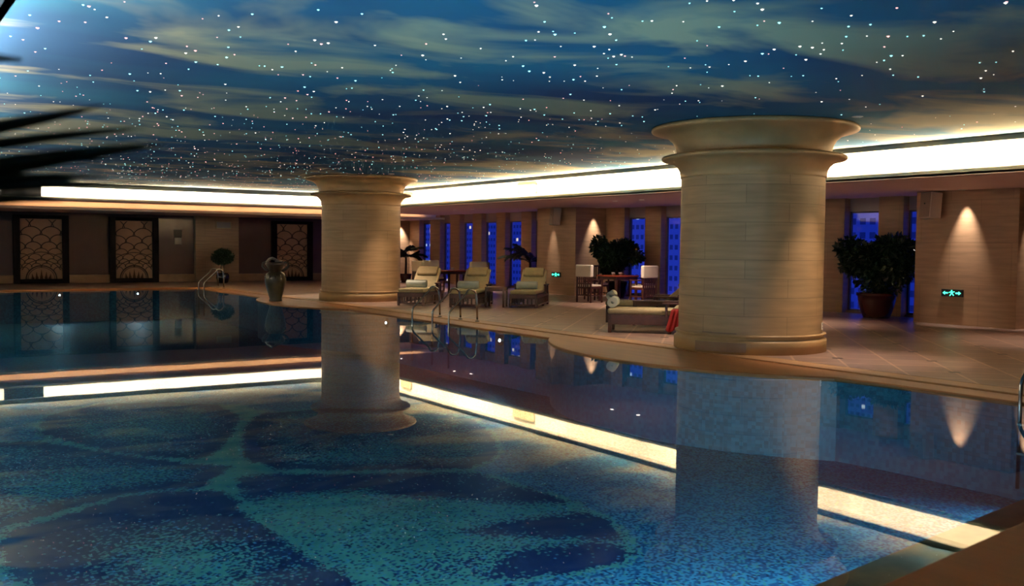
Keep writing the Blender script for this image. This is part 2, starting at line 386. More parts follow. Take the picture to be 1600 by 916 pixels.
# pool edge, right side: measured outline of the inner coping line (X, Y)
edge = [(9.9, 3.78), (9.9, 6.9)]
def arc(cx, cy, r, a0, a1, n=20): return [(cx + r*math.cos(a0+(a1-a0)*i/n), cy + r*math.sin(a0+(a1-a0)*i/n)) for i in range(n+1)]
def bulge(cy, half, sag):
    r = (half*half + sag*sag)/(2*sag); cx = 9.82 - sag + r; a = math.asin(half/r)
    return arc(cx, cy, r, PI + a, PI - a)
edge += bulge(10.45, 2.9, 1.10)
edge += [(9.80, 15.0), (9.80, 20.5)]
edge += bulge(24.4, 3.0, 0.85)
edge += [(9.80, 29.0), (9.80, 33.7)]
nearL = (-4.0, 1.85); nearR = (9.9, 3.78)          # pool side line of the near ledge
poly = [nearL] + edge + [(-4.0, 33.7)]
wm = MB(); vs = [wm.bm.verts.new((x, y, 0)) for x, y in [(-4.0, 1.5), (9.9, 3.40)] + edge + [(-4.0, 33.7)]]; wm.bm.faces.new(vs)
water = wm.obj('pool_water', 'water'); tag(water, 'still mirror-like water filling the indoor pool', 'water', kind='stuff')

# pool basin walls
b = MB(); ring = [(-4.0, 1.42), (9.9, 3.36)] + edge + [(-4.0, 33.7)]
n = len(ring); top = [b.bm.verts.new((x, y, -0.004)) for x, y in ring]; bot = [b.bm.verts.new((x, y, -1.0)) for x, y in ring]
for i in range(n): b.bm.faces.new((top[i], bot[i], bot[(i+1) % n], top[(i+1) % n]))
struct(b.obj('pool_wall', 'pooltile'))

# mosaic floor with leaf figures (outlines in metres on the pool floor)
LEAF = dict(
A=[(3.46,10.4),(3.65,10.56),(4.29,10.14),(5.17,9.68),(5.78,9.38),(5.88,8.68),(5.93,7.72),(5.81,6.98),(5.57,6.43),(5.35,6.14),(5.11,6.0),(4.7,6.02),(4.27,6.11),(3.87,6.21),(3.43,6.42),(3.25,6.86),(3.17,7.22),(3.14,7.84),(3.15,8.46),(3.16,9.01),(3.25,9.52),(3.3,9.94)],
B=[(1.04,9.48),(1.21,9.6),(1.61,9.82),(2.21,10.21),(2.65,10.24),(3.1,9.97),(3.15,9.69),(3.06,9.02),(3.02,8.36),(3.07,7.72),(3.09,7.16),(3.2,6.81),(2.95,6.36),(2.47,5.84),(0.96,6.81),(1.04,7.94),(1.01,8.4),(1.02,9.06)],
C=[(4.0,11.75),(4.15,12.35),(4.52,13.28),(4.8,13.87),(5.11,14.26),(6.21,14.16),(7.18,13.45),(7.59,12.23),(7.16,11.05),(6.66,10.15),(6.2,9.7),(5.87,9.51),(4.73,10.09),(3.96,10.63),(3.9,11.1),(3.86,11.44)],
D=[(2.08,14.09),(2.15,14.86),(2.37,15.62),(3.17,16.36),(4.18,16.07),(4.78,15.36),(4.79,14.52),(4.64,13.85),(4.16,12.84),(3.87,12.19),(3.54,11.68),(3.31,11.62),(2.74,12.29),(2.44,13.0)],
E=[(1.13,14.07),(1.54,13.83),(1.96,13.67),(2.5,12.57),(3.19,11.45),(3.47,11.16),(3.57,10.98),(3.35,10.68),(3.16,10.45),(3.01,10.24),(2.75,10.37),(2.25,10.37),(1.59,9.99),(1.06,9.67),(0.76,9.54)])
DARK = [
[(4.64, 7.35), (5.21, 7.36), (5.65, 7.26), (5.89, 7.16), (5.6, 6.56), (5.42, 6.68), (5.08, 6.98)],
[(4.15, 6.29), (4.46, 6.57), (4.86, 6.59), (5.25, 6.47), (5.41, 6.25), (5.25, 6.07), (4.88, 6.01), (4.5, 6.09)],
[(4.24, 10.03), (5.5, 9.4), (5.71, 9.2), (5.8, 8.56), (5.84, 7.83), (5.42, 8.12), (5.02, 8.57), (4.55, 9.08)],
[(3.44, 10.35), (3.92, 10.33), (4.64, 9.89), (4.76, 9.2), (3.71, 9.59), (3.26, 9.57)]]
def inside(p, P):
    x, y = p; c = False; j = len(P)-1
    for i in range(len(P)):
        if (P[i][1] > y) != (P[j][1] > y) and x < (P[j][0]-P[i][0])*(y-P[i][1])/(P[j][1]-P[i][1])+P[i][0]: c = not c
        j = i
    return c
def dist(p, P):
    d = 1e9
    for i in range(len(P)):
        ax, ay = P[i-1]; bx, by = P[i]; vx, vy = bx-ax, by-ay
        t = max(0, min(1, ((p[0]-ax)*vx+(p[1]-ay)*vy)/(vx*vx+vy*vy+1e-9)))
        d = min(d, math.hypot(p[0]-ax-t*vx, p[1]-ay-t*vy))
    return d
def sstep(a, b, x):
    t = max(0, min(1, (x-a)/(b-a))); return t*t*(3-2*t)
def floor_shade(x, y):
    navy, green = .04, .08
    for k, P in LEAF.items():
        xs = [q[0] for q in P]; ys = [q[1] for q in P]
        if not (min(xs)-.3 < x < max(xs)+.3 and min(ys)-.3 < y < max(ys)+.3): continue
        ins = inside((x, y), P); d = dist((x, y), P)
        if not ins:
            if d < .075: green = max(green, .95); navy = 0
            continue
        green = .80
        if k == 'A':
            navy = .10
            for D in DARK:
                dd = dist((x, y), D); sd = -dd if inside((x, y), D) else dd
                navy = max(navy, .97*(1 - sstep(-.04, .30, sd)))
            navy = max(navy, .40*math.exp(-(((x-4.1)/.8)**2 + ((y-6.6)/.45)**2)))
        elif k == 'B':
            e = math.exp(-(((x-2.15)/.55)**2 + ((y-7.75)/.95)**2)**1.0)
            navy = 1.0 - .93*e
            green = .75
        else:
            f = .5 + .5*math.sin((y*.83 - x*.56 + x*.5)*2.6 + (1.2 if k == 'C' else 0))
            navy = max(1 - sstep(.08, .75, d), .25 + .55*f)
            green = .55
        return navy, green
    # river of pale tiles between the leaves
    if 3.0 < x < 5.2 and 9.5 < y < 15.3 and min(dist((x, y), P) for P in LEAF.values()) < .33: return 0.0, .95
    n_ = .08 + .18*sstep(7.2, 9.5, x)
    return n_, green + .25*sstep(3.0, .5, x)
gm = bmesh.new(); xs = [-4 + .0] + [0.4 + .09*i for i in range(84)] + [8.5, 10.0, 13.6]; ys = [1.5, 2.6] + [3.0 + .09*i for i in range(152)] + [18, 24, 33.8]
grid = [[gm.verts.new((x, y, -1.0)) for x in xs] for y in ys]
for j in range(len(ys)-1):
    for i in range(len(xs)-1): gm.faces.new((grid[j][i], grid[j][i+1], grid[j+1][i+1], grid[j+1][i]))
me = bpy.data.meshes.new('pool_floor'); gm.to_mesh(me); gm.free()
an = me.attributes.new('navy', 'FLOAT', 'POINT'); ag = me.attributes.new('green', 'FLOAT', 'POINT')
for i, v in enumerate(me.vertices):
    an.data[i].value, ag.data[i].value = floor_shade(v.co.x, v.co.y)
me.materials.append(MT['mosaic']); pf = bpy.data.objects.new('pool_floor', me); COL.objects.link(pf); struct(pf)

# coping (inner brown bullnose, outer paler border)
def strip_between(inner, outer_x, z0, z1):
    return [(x, y) for x, y in inner] + [(outer_x, inner[-1][1]), (outer_x, inner[0][1])]
inner = edge[:]
c = MB(); c.prism([(x - .05, y) for x, y in inner] + [(10.28, 33.7), (10.28, 3.78)], -0.035, 0.022); struct(c.obj('pool_coping_right', 'coping', bevel=.02, seg=3))
c = MB(); c.box(10.28, 10.64, -6, 34.15, -.03, ZD); struct(c.obj('trim_1', 'copinglight', bevel=.012))
c = MB(); c.box(-4.4, 10.28, 33.66, 34.15, -.03, ZD); struct(c.obj('pool_coping_far', 'coping', bevel=.02))
c = MB(); c.box(-4.5, -3.96, -6, 34.15, -.03, ZD); struct(c.obj('pool_coping_left', 'coping', bevel=.02))
# near coping, slightly turned
sl = .139
c = MB(); c.prism([(-3.96, 2.16-3.96*sl-.02), (10.28, 2.16+10.28*sl-.02), (10.28, 1.55+10.28*sl), (-3.96, 1.55-3.96*sl)], -.03, .05); struct(c.obj('pool_coping_near', 'copingshade', bevel=.02, seg=3))
c = MB(); c.prism([(-3.96, 2.46-3.96*sl), (10.2, 2.46+10.2*sl), (10.2, 2.0+10.2*sl), (-3.96, 2.0-3.96*sl)], -1.0, -.03); struct(c.obj('pool_ledge', 'ledge', bevel=.01))
# floors
f = MB()
f.box(10.64, 20.6, -6, 39, -.2, ZD); f.box(-8, 10.64, 34.15, 39, -.2, ZD); f.box(-8, -4.5, -6, 34.15, -.2, ZD)
f.prism([(-4.5, 1.55-4.5*sl), (10.28, 1.55+10.28*sl), (10.28, -6), (-4.5, -6)], -.2, ZD)
struct(f.obj('floor', 'deck'))

# star ceiling, fascia, soffits, coves
ZC = 3.38
c = MB(); c.box(0.9, 15.0, 2.2, 33.0, ZC, ZC+.1); struct(c.obj('ceiling', 'sky'))
c = MB(); c.box(14.94, 15.0, 2.2, 33.0, 3.29, ZC-.002); c.box(.9, 15.0, 32.94, 33.0, 3.24, ZC-.002); c.box(.9, 15, 2.2, 2.26, 3.3, ZC-.002); struct(c.obj('trim_2', 'trimdark'))
c = MB()   # cove box: top and back walls
c.box(15.0, 15.6, 2.2, 33.6, ZC, ZC+.1); c.box(15.5, 15.6, 1.6, 33.6, 2.80, ZC)
c.box(.3, 15.6, 33.0, 33.6, ZC, ZC+.1); c.box(.3, 15.5, 33.5, 33.6, 2.88, ZC)
c.box(.3, 15.6, 1.6, 2.2, ZC, ZC+.1); c.box(.3, 15.6, 1.6, 1.7, 2.84, ZC)
c.box(.3, .9, 1.6, 33.6, ZC, ZC+.1); c.box(.25, .35, 1.6, 33.6, 2.84, ZC)
struct(c.obj('cove', 'cove'))
c = MB(); c.box(15.0, 20.9, -6, 34.6, 2.78, 2.83); struct(c.obj('soffit_right', 'soffit'))
c = MB(); c.box(15.0, 15.05, 2.2, 33.0, 2.795, 2.885); c.box(.74, 15.0, 33.0, 33.05, 2.865, 2.915); c.box(.69, .74, 2.2, 33.0, 2.80, 2.90); struct(c.obj('trim_3', 'plaster'))
c = MB(); c.box(-8, 15.0, 33.0, 34.6, 2.85, 2.88); struct(c.obj('soffit_far', 'soffit'))
c = MB(); c.box(-8, .74, -6, 33.0, 2.80, 2.85); c.box(.74, 15.0, -6, 2.2, 2.80, 2.85); struct(c.obj('soffit_near', 'soffit'))
# low slot and lower far ceiling
c = MB(); c.box(-8, 20.9, 34.95, 39, 2.9, 2.98); struct(c.obj('ceiling_far_upper', 'soffit'))
c = MB(); c.box(-8, 20.2, 35.1, 39, 2.60, 2.64); struct(c.obj('soffit_far_low', 'soffit'))
c = MB(); c.box(-8, 20.2, 34.6, 35.12, 2.60, 2.64); c.box(-8, 20.2, 34.58, 34.63, 2.60, 2.68); struct(c.obj('trim_4', 'plaster'))
c = MB(); c.box(-8, 20.25, 34.95, 35.05, 2.64, 3.0); c.box(-8, 20.25, 34.6, 34.95, 2.92, 3.0); c.box(20.2, 20.25, 34.6, 35, 2.64, 2.92); struct(c.obj('cove_low', 'cove'))

# walls
def wallbox(name, m, *a):
    c = MB(); c.box(*a); return struct(wall_uv(c.obj(name, m)))
wallbox('wall_far', 'farwall', -8, 21, 38.8, 39.0, 0, 3.0)
wallbox('wall_far', 'farstone', 11.16, 12.86, 38.55, 38.8, ZD, 2.6)
wallbox('wall_far', 'farstone', 17.7, 20.3, 37.2, 38.8, ZD, 2.6)
wallbox('wall_left', 'pier', -8.2, -8, -6, 39, 0, 3.0)
wallbox('wall_near', 'pier', -8, 21, -6.2, -6, 0, 3.0)
for i, (x0, x1) in enumerate(((-8, 4.8), (6.63, 8.02), (9.8, 11.16), (12.86, 14.27), (16.04, 17.7))):
    c = MB(); c.box(x0, x1, 38.68, 38.8, ZD, .34); struct(c.obj('baseboard_far', 'plinth', bevel=.01))
# window wall
wallbox('wall_right', 'pier', 19.8, 20.5, -6, 10.28, 0, 2.78)
wallbox('wall_right', 'pier', 18.7, 20.15, 10.28, 12.48, 0, 2.78)
wallbox('wall_right', 'pier', 18.6, 20.15, 24.1, 26.14, 0, 2.78)
piers = [(13.54,14.19),(15.13,16.0),(16.9,17.6),(18.5,19.2),(20.0,20.7),(21.56,22.26),(23.2,24.1),(26.14,26.6),(28.18,28.81),(29.84,30.44),(31.46,32.1),(33.05,33.8),(34.61,35.41),(36.34,38.8)]
for a, b_ in piers: wallbox('wall_right', 'pier', 19.8, 20.12, a, b_, 0, 2.78)
spans = [(12.48,13.54),(14.19,15.13),(16.0,16.9),(17.6,18.5),(19.2,20.0),(20.7,21.56),(22.26,23.2),(26.6,28.18),(28.81,29.84),(30.44,31.46),(32.1,33.05),(33.8,34.61),(35.41,36.34)]
for i, (a, b_) in enumerate(spans):
    wd = struct(empty('window_%d' % (i+1), (20.05, (a+b_)/2, 0)))
    h = (b_-a)/2
    c = MB(); c.box(-.03, .03, -h, -h+.035, .10, 2.47); c.box(-.03, .03, h-.035, h, .10, 2.47); c.box(-.03, .03, -h, h, .08, .13); c.box(-.03, .03, -h, h, 2.43, 2.47)
    c.obj('window_frame', 'frame', wd, bevel=.004)
    c = MB(); c.box(-.006, .006, -h+.03, h-.03, .12, 2.44); c.obj('pane', 'glass', wd)
    c = MB(); c.box(-.05, .06, -h, h, 2.47, 2.78); c.obj('transom_panel', 'transom', wd)
    c = MB(); c.box(-.10, .1, -h, h, 0, .085); c.obj('sill', 'plinth', wd, bevel=.005)

# ================================================================== COVE LAMPS
def cove_lamps(name, a, b_, horizontal, fixed, z, wpm, col, L=2.6, gap=.45, label='', skip=None):
    root = empty(name, ((a+b_)/2, fixed, z) if horizontal else (fixed, (a+b_)/2, z)); tag(root, label, 'light fixture')
    c = MB(); cx = (a+b_)/2
    q = a + .2
    while q + L < b_:
        m = q + L/2
        if not (skip and skip[0] < m < skip[1]):
            if horizontal: c.box(q-cx, q+L-cx, -.03, .03, .0, .012)
            else: c.box(-.03, .03, q-cx, q+L-cx, .0, .012)
            loc = (m-cx, 0, .03) if horizontal else (0, m-cx, .03)
            light('AREA', loc, wpm*L, col, size=(L if horizontal else .05), size_y=(.05 if horizontal else L), rot=(PI, 0, 0), parent=root)
        q += L + gap
    c.obj('batten', 'plaster', root)
    return root
cove_lamps('cove_light', 2.3, 33.0, False, 15.2, 2.835, COVE_W, WARM, label='warm lamp strip hidden in the ceiling slot along the window side')
cove_lamps('cove_light', 0.9, 15.0, True, 33.2, 2.885, COVE_W*1.1, (1, .84, .62), L=3.1, gap=.35, label='warm lamp strip hidden in the bright ceiling slot at the far end')
cove_lamps('cove_light', 2.3, 33.0, False, .50, 2.855, COVE_W*1.15, (1, .84, .66), label='warm lamp strip hidden in the ceiling slot on the left side')
cove_lamps('cove_light', -7, 20.1, True, 34.80, 2.645, LOWCOVE_W, WARMER, L=3.6, gap=.12, label='orange lamp strip in the lower ceiling slot before the far wall')

# vents in the cove
for i, (y0, y1, lab) in enumerate(((21.8, 22.8, 'cream louvred air vent in the lit slot, right of the far column'), (28.9, 29.6, 'cream louvred air vent in the lit slot just beside the far column capital'))):
    root = empty('air_vent', (15.46, (y0+y1)/2, 3.12)); tag(root, lab, 'air vent')
    h = (y1-y0)/2
    c = MB(); c.box(-.02, .03, -h, h, -.13, -.11); c.box(-.02, .03, -h, h, .11, .13); c.box(-.02, .03, -h, -h+.02, -.13, .13); c.box(-.02, .03, h-.02, h, -.13, .13); c.obj('frame', 'vent', root)
    c = MB(); k = int(2*h/.09)
    for j in range(k): c.box(-.015, .02, -h+.03+j*.09, -h+.085+j*.09, -.11, .11)
    c.box(.02, .03, -h, h, -.12, .12)
    c.obj('louvre', 'vent', root)
root = MB(); root.box(3.85, 4.95, 33.42, 33.5, 2.9, 3.36); tag(root.obj('unlit_gap_panel', mat('matt_black', (.002, .002, .002), .9, spec=.0), bevel=.01), 'black panel added for the unlit gap in the bright far slot at the left edge', 'panel')  # added black panel, painting the unlit gap of the far cove

# ================================================================== COLUMNS
def column(x, y, label):
    root = empty('stone_column', (x, y, ZD)); tag(root, label, 'column')
    # shaft with cylindrical UV
    seg = 72; prof = [(1.075, .27), (1.07, .3), (1.065, 2.58)]
    bm = bmesh.new(); uvl = bm.loops.layers.uv.new('UVMap'); rings = []
    for r, z in prof: rings.append([bm.verts.new((r*math.cos(2*PI*k/seg), r*math.sin(2*PI*k/seg), z)) for k in range(seg)])
    for (a, za), (b_, zb) in zip(zip(rings, [q[1] for q in prof]), list(zip(rings, [q[1] for q in prof]))[1:]):
        for k in range(seg):
            fc = bm.faces.new((a[k], a[(k+1) % seg], b_[(k+1) % seg], b_[k])); fc.smooth = True
            for lp, (kk, zz) in zip(fc.loops, ((k, za), (k+1, za), (k+1, zb), (k, zb))): lp[uvl].uv = (kk*2*PI/seg*1.07 + .3, zz)
    me = bpy.data.meshes.new('shaft'); bm.to_mesh(me); bm.free(); me.materials.append(MT['column'])
    o = bpy.data.objects.new('shaft', me); COL.objects.link(o); o.parent = root
    c = MB(); c.lathe([(1.0, 0), (1.135, 0), (1.135, .16), (1.125, .19), (1.09, .20), (1.09, .235), (1.125, .25), (1.12, .27), (1.05, .275)], seg=72); b0 = c.obj('base', 'capital', root)
    c = MB(); p = [(1.0, 2.56), (1.075, 2.57), (1.085, 2.59), (1.08, 2.61)]
    p += [(1.08 + .24*(1-math.cos(t*PI/2)), 2.61 + .22*math.sin(t*PI/2)) for t in (.2, .4, .6, .8, .95)]
    p += [(1.345, 2.835), (1.365, 2.85), (1.37, 2.87), (1.36, 2.89), (1.33, 2.90), (1.17, 2.91)]
    c.lathe(p + [(1.0, 2.91)], seg=72); c.obj('lower_cornice', 'capital', root)
    c = MB(); p = [(1.0, 2.90), (1.145, 2.90), (1.145, 2.95)]
    p += [(1.145 + .34*(1-math.cos(t*PI/2)), 2.95 + .30*math.sin(t*PI/2)) for t in (.2, .4, .6, .8, .95)]
    p += [(1.50, 3.26), (1.525, 3.27), (1.535, 3.29), (1.53, 3.315), (1.50, 3.335), (1.2, 3.338)]
    c.lathe(p, seg=72); c.obj('capital', 'capital', root)
    return root
colA = column(11.4, 10.4, 'massive round limestone column nearest the camera, with flared double capital')
colB = column(11.65, 24.7, 'round limestone column farther off behind the glazed vase, with flared capital')
# access hatch and outlet on the near column
va = Vector((-.559, -.829)); 
def on_col(px_ang, z, r=1.075): return Vector((11.4 + r*math.cos(px_ang), 10.4 + r*math.sin(px_ang), z))
aL = math.atan2(-.829, -.559) - .62
def arcpanel(a0, a1, z0, z1, r0, r1, mt, name, parent):
    c = MB(); n_ = 12; lo = []; 
    for rr in (r0, r1):
        for zz in (z0, z1): lo.append([c.bm.verts.new((rr*math.cos(a0+(a1-a0)*k/n_), rr*math.sin(a0+(a1-a0)*k/n_), zz)) for k in range(n_+1)])
    (i0, i1, o0, o1) = lo
    for k in range(n_):
        c.bm.faces.new((o0[k], o0[k+1], o1[k+1], o1[k])); c.bm.faces.new((i0[k], i1[k], i1[k+1], i0[k+1]))
        c.bm.faces.new((i1[k], o1[k], o1[k+1], i1[k+1])); c.bm.faces.new((i0[k], i0[k+1], o0[k+1], o0[k]))
    c.bm.faces.new((i0[0], o0[0], o1[0], i1[0])); c.bm.faces.new((i0[-1], i1[-1], o1[-1], o0[-1]))
    return c.obj(name, mt, parent)
arcpanel(aL-.28, aL+.22, .285, .30, 1.07, 1.082, 'plinth', 'groove', colA)
arcpanel(aL-.35, aL+.35, .03, .165, 1.13, 1.142, 'plinth', 'hatch', colA)
ao = math.atan2(-.829, -.559) + math.asin(.885)
o = empty('wall_outlet', (11.4 + 1.075*math.cos(ao), 10.4 + 1.075*math.sin(ao), .42), ao); tag(o, 'small ivory socket plate low on the near column', 'outlet')
c = MB(); c.box(0, .012, -.04, .04, -.055, .055); c.obj('plate', 'outlet', o, bevel=.004)
c = MB(); c.box(.012, .016, -.02, .02, .008, .035); c.box(.012, .016, -.02, .02, -.035, -.008); c.obj('socket', 'grey', o)

# ================================================================== FAR WALL
def lattice_screen(x0, x1, label):
    W = x1-x0; H = 2.45; root = empty('lattice_screen', ((x0+x1)/2, 38.8, ZD)); tag(root, label, 'screen', 'lattice screens on the far wall')
    h = W/2
    c = MB(); t = .22
    c.box(-h, -h+t, -.16, 0, 0, H); c.box(h-t, h, -.16, 0, 0, H); c.box(-h+t, h-t, -.16, 0, 0, .16); c.box(-h+t, h-t, -.16, 0, H-.13, H); c.obj('frame', 'blackwood', root, bevel=.015)
    c = MB(); c.box(-h+t, h-t, -.04, -.005, .16, H-.13); c.obj('backing_panel', 'latback', root)
    xa, xb, za, zb = -h+t, h-t, .16, H-.13
    c = MB()
    def curve(cx, cz, r, a0, a1, th, n=18):
        seg_ = []
        for k in range(n+1):
            a = a0+(a1-a0)*k/n; x = cx+r*math.cos(a); z = cz+r*math.sin(a)*(.95)
            if xa < x < xb and za-.02 < z < zb: seg_.append((x, -.07, z))
            else:
                if len(seg_) > 1: c.tube(seg_, th, 5)
                seg_ = []
        if len(seg_) > 1: c.tube(seg_, th, 5)
    # sunrise at the foot
    curve(0, za, .50, 0, PI, .022); curve(0, za, .44, 0, PI, .012)
    # scales growing upward
    z = za + .28; k = 0; r = .14
    while z < zb + .3:
        nn = int((xb-xa)/(2*r)) + 3
        for j in range(-nn, nn+1):
            cx = (j + (.5 if k % 2 else 0))*2*r
            if math.hypot(cx, z + r*.6 - za) < .5: continue
            curve(cx, z, r*1.12, .15, PI-.15, .013 + .004*(r > .25))
        z += r*.86; r *= 1.13; k += 1
    for rr in (.72, 1.02): curve(0, za, rr, .5, PI-.5, .014)
    c.obj('lattice', 'lattice', root)
    c = MB()
    for a, hh in ((-.28, .2), (-.15, .27), (0, .36), (.15, .27), (.28, .2)):
        c.bm.faces.new([c.bm.verts.new(v) for v in ((a-.05, -.07, za), (a+.05, -.07, za), (a*1.1, -.07, za+hh))])
        c.bm.faces.new([c.bm.verts.new(v) for v in ((a+.05, -.055, za), (a-.05, -.055, za), (a*1.1, -.055, za+hh))])
        c.box(a-.045, a+.045, -.07, -.055, za, za+hh*.3)
    c.obj('sun_ray', mat('ochre_rays', (0.10, 0.035, 0.008), .5), root)
    return root
lattice_screen(4.8, 6.63, 'black-framed fan lattice screen at the left end of the far wall')
lattice_screen(8.02, 9.80, 'black-framed fan lattice screen between the left-end screen and the stone pilaster')
lattice_screen(14.27, 16.04, 'black-framed fan lattice screen partly behind the glazed vase')
r_ = empty('wall_notice', (10.55, 38.8, 1.75)); tag(r_, 'small black notice plate above a grey plate on the dark far wall', 'sign')
c = MB(); c.box(-.15, .15, -.03, 0, .02, .30); c.obj('black_plate', 'black', r_, bevel=.006)
c = MB(); c.box(-.13, .13, -.025, 0, -.26, 0); c.obj('grey_plate', 'grey', r_, bevel=.006)
r_ = empty('wall_grille', (12.25, 38.55, 2.27)); tag(r_, 'pale air grille high on the far stone pilaster', 'air vent')
c = MB(); c.box(-.30, .30, -.02, 0, -.14, -.11); c.box(-.30, .30, -.02, 0, .11, .14); c.box(-.30, -.27, -.02, 0, -.14, .14); c.box(.27, .30, -.02, 0, -.14, .14); c.obj('frame', 'vent', r_)
c = MB()
for k in range(7): c.box(-.27, .27, -.018, -.004, -.10+k*.03, -.085+k*.03)
c.box(-.27, .27, -.004, 0, -.11, .11); c.obj('slats', 'grey', r_)

# ================================================================== SMALL FIXTURES ON THE PIERS
def speaker(y, z, tilt, label, x=18.7):
    root = empty('wall_speaker', (x, y, z)); tag(root, label, 'speaker')
    rt = Matrix.Rotation(R(tilt), 3, 'Y') @ Matrix.Rotation(R(-18), 3, 'Z')
    c = MB(); vs = []
    for zz in (-.27, .27):
        for xx, yy in ((-.10, -.17), (-.10, .17), (.14, .21), (.14, -.21)): vs.append(c.bm.verts.new(rt @ Vector((xx, yy, zz))+Vector((-.22, 0, 0))))
    for f in ((0,1,2,3),(4,7,6,5),(0,4,5,1),(1,5,6,2),(2,6,7,3),(3,7,4,0)): c.bm.faces.new([vs[i] for i in f])
    c.obj('cabinet', 'spk', root, bevel=.015)
    c = MB(); c.box(-.375, -.36, -.0, .01, 0, .01); 
    c.bm.clear(); vs = []
    for xx in (-.112, -.10):
        for yy, zz in ((-.15, -.25), (.15, -.25), (.15, .25), (-.15, .25)): vs.append(c.bm.verts.new(rt @ Vector((xx, yy, zz))+Vector((-.22, 0, 0))))
    for f in ((0,1,2,3),(4,7,6,5),(0,4,5,1),(1,5,6,2),(2,6,7,3),(3,7,4,0)): c.bm.faces.new([vs[i] for i in f])
    c.obj('grille', 'spkgrille', root, bevel=.004)
    c = MB(); c.box(-.10, 0, -.04, .04, -.06, .06); c.obj('bracket', 'black', root)
    c = MB(); c.tube([rt @ Vector((-.118, 0, .03))+Vector((-.22, 0, 0)), rt @ Vector((-.110, 0, .03))+Vector((-.22, 0, 0))], .018, 12); c.obj('badge', 'black', root)
    return root
speaker(12.05, 2.48, 6, 'pale box speaker high on the wide stone pier at the right')
speaker(24.9, 2.50, 6, 'pale box speaker on the stone pier beyond the loungers', 18.6)

def exit_sign(x, y, z, label):
    root = empty('exit_sign', (x, y, z)); tag(root, label, 'sign', 'green exit signs')
    c = MB(); c.box(-.04, 0, -.235, .235, -.075, .075); c.obj('housing', 'black', root, bevel=.006)
    c = MB(); X = -.046; X2 = -.041
    def ply(pts):  # y positive = picture left
        a = [c.bm.verts.new((X, -q[0], q[1])) for q in pts]; b_ = [c.bm.verts.new((X2, -q[0], q[1])) for q in pts]
        c.bm.faces.new(a); c.bm.faces.new(b_[::-1])
        for i in range(len(pts)): c.bm.faces.new((a[i], b_[i], b_[(i+1) % len(pts)], a[(i+1) % len(pts)]))
    ply([(-.20, 0), (-.15, .038), (-.15, .014), (-.085, .014), (-.085, -.014), (-.15, -.014), (-.15, -.038)])
    ply([(.20, 0), (.15, .038), (.15, .014), (.085, .014), (.085, -.014), (.15, -.014), (.15, -.038)])
    # running figure in a door
    ply([(-.015, .060), (.012, .060), (.012, .036), (-.015, .036)])
    ply([(-.03, .030), (.03, .030), (.022, -.008), (-.018, -.008)])
    ply([(-.018, -.008), (.004, -.008), (-.03, -.058), (-.05, -.058)])
    ply([(.002, -.008), (.022, -.008), (.052, -.045), (.034, -.055)])
    ply([(-.03, .030), (-.03, .014), (-.062, .004), (-.062, .018)])
    ply([(.03, .030), (.03, .014), (.062, .02), (.062, .036)])
    c.obj('pictogram', 'green', root)
exit_sign(18.7, 11.6, .69, 'black exit sign with green running figure on the wide right pier')
exit_sign(18.6, 25.05, .67, 'black exit sign with green running figure on the pier beyond the loungers')

# ================================================================== DOWNLIGHTS
def downlight(x, y, z, label, group=None, energy=DOWN_W, lamp=True, spot=86, col=(1, .78, .62), tilt=(0, 0, 0), glow=True):
    root = empty('downlight', (x, y, z)); tag(root, label, 'ceiling light', group)
    c = MB(); c.lathe([(.052, 0), (.075, 0), (.078, -.006), (.055, -.012), (.050, -.004)], seg=24); c.obj('bezel', 'outlet', root)
    if glow: c = MB(); c.lathe([(.01, -.006), (.05, -.006), (.05, -.003), (.01, -.003)], seg=20); c.obj('lens', 'lampglow', root)
    if lamp: light('SPOT', (0, 0, -.02), energy, col, spot=R(spot), blend=1.0, parent=root, rot=tilt, radius=.03)
    return root
zs = 2.78
for (x, y, lab) in ((17.25, 29.09, 'left one of the pair of downlights in the soffit above the far chairs'), (17.32, 28.1, 'right one of the pair of downlights in the soffit above the far chairs'),
                    (17.4, 33.3, 'recessed downlight in the soffit beside the far column'),
                    (16.82, 20.1, 'left one of the pair of downlights left of the near column'), (16.82, 19.05, 'right one of the pair of downlights left of the near column')):
    downlight(x, y, zs, lab)
for (x, y, lab) in ((11.5, 8.62, 'ceiling downlight tucked by the near column capital, right side'), (11.6, 12.25, 'ceiling downlight behind the near column capital'), (11.6, 22.8, 'ceiling downlight by the far column capital, right side'), (11.8, 26.7, 'ceiling downlight behind the far column capital')):
    downlight(x, y, ZC, lab, energy=DOWN_W*1.6, spot=62, glow=False)
for (x, y) in ((16.9, 32.0), (16.9, 24.6), (17.2, 15.6), (13.0, 36.5), (8.0, 36.5)):
    pass
# downlights added out of direct view to brighten the deck and soffit
for (x, y) in ((12.9, 12.6), ):
    pass
downlight(16.2, 13.5, zs, 'added downlight hidden behind the near column, brightening the deck', energy=DOWN_W*1.2)
downlight(16.6, 8.4, zs, 'added soffit downlight out of view past the right edge, brightening the deck', energy=DOWN_W)
# wall washers close to the stone: scallops
def washer(x, y, z, label, energy=SPOT_W, spot=48, rot=(0, 0, 0)):
    downlight(x, y, z, label, energy=energy, spot=spot, tilt=rot, glow=False, col=(1, .90, .82))
washer(18.50, 11.35, zs, 'recessed wall washer above the exit sign on the wide right pier', rot=(0, R(-8), 0))
washer(19.3, 23.90, zs, 'recessed wall washer above the ficus in the stone corner', rot=(R(7), 0, 0))
washer(18.35, 25.25, zs, 'recessed wall washer beside the speaker on the far pier', energy=SPOT_W*.7, spot=30, rot=(0, R(-6), 0))
washer(19.2, 10.08, zs, 'recessed wall washer on the side of the wide right pier', rot=(R(7), 0, 0))
washer(19.35, 36.98, 2.60, 'recessed wall washer behind the tall palm by the far corner', energy=SPOT_W*2.0, spot=60, rot=(R(9), 0, 0))

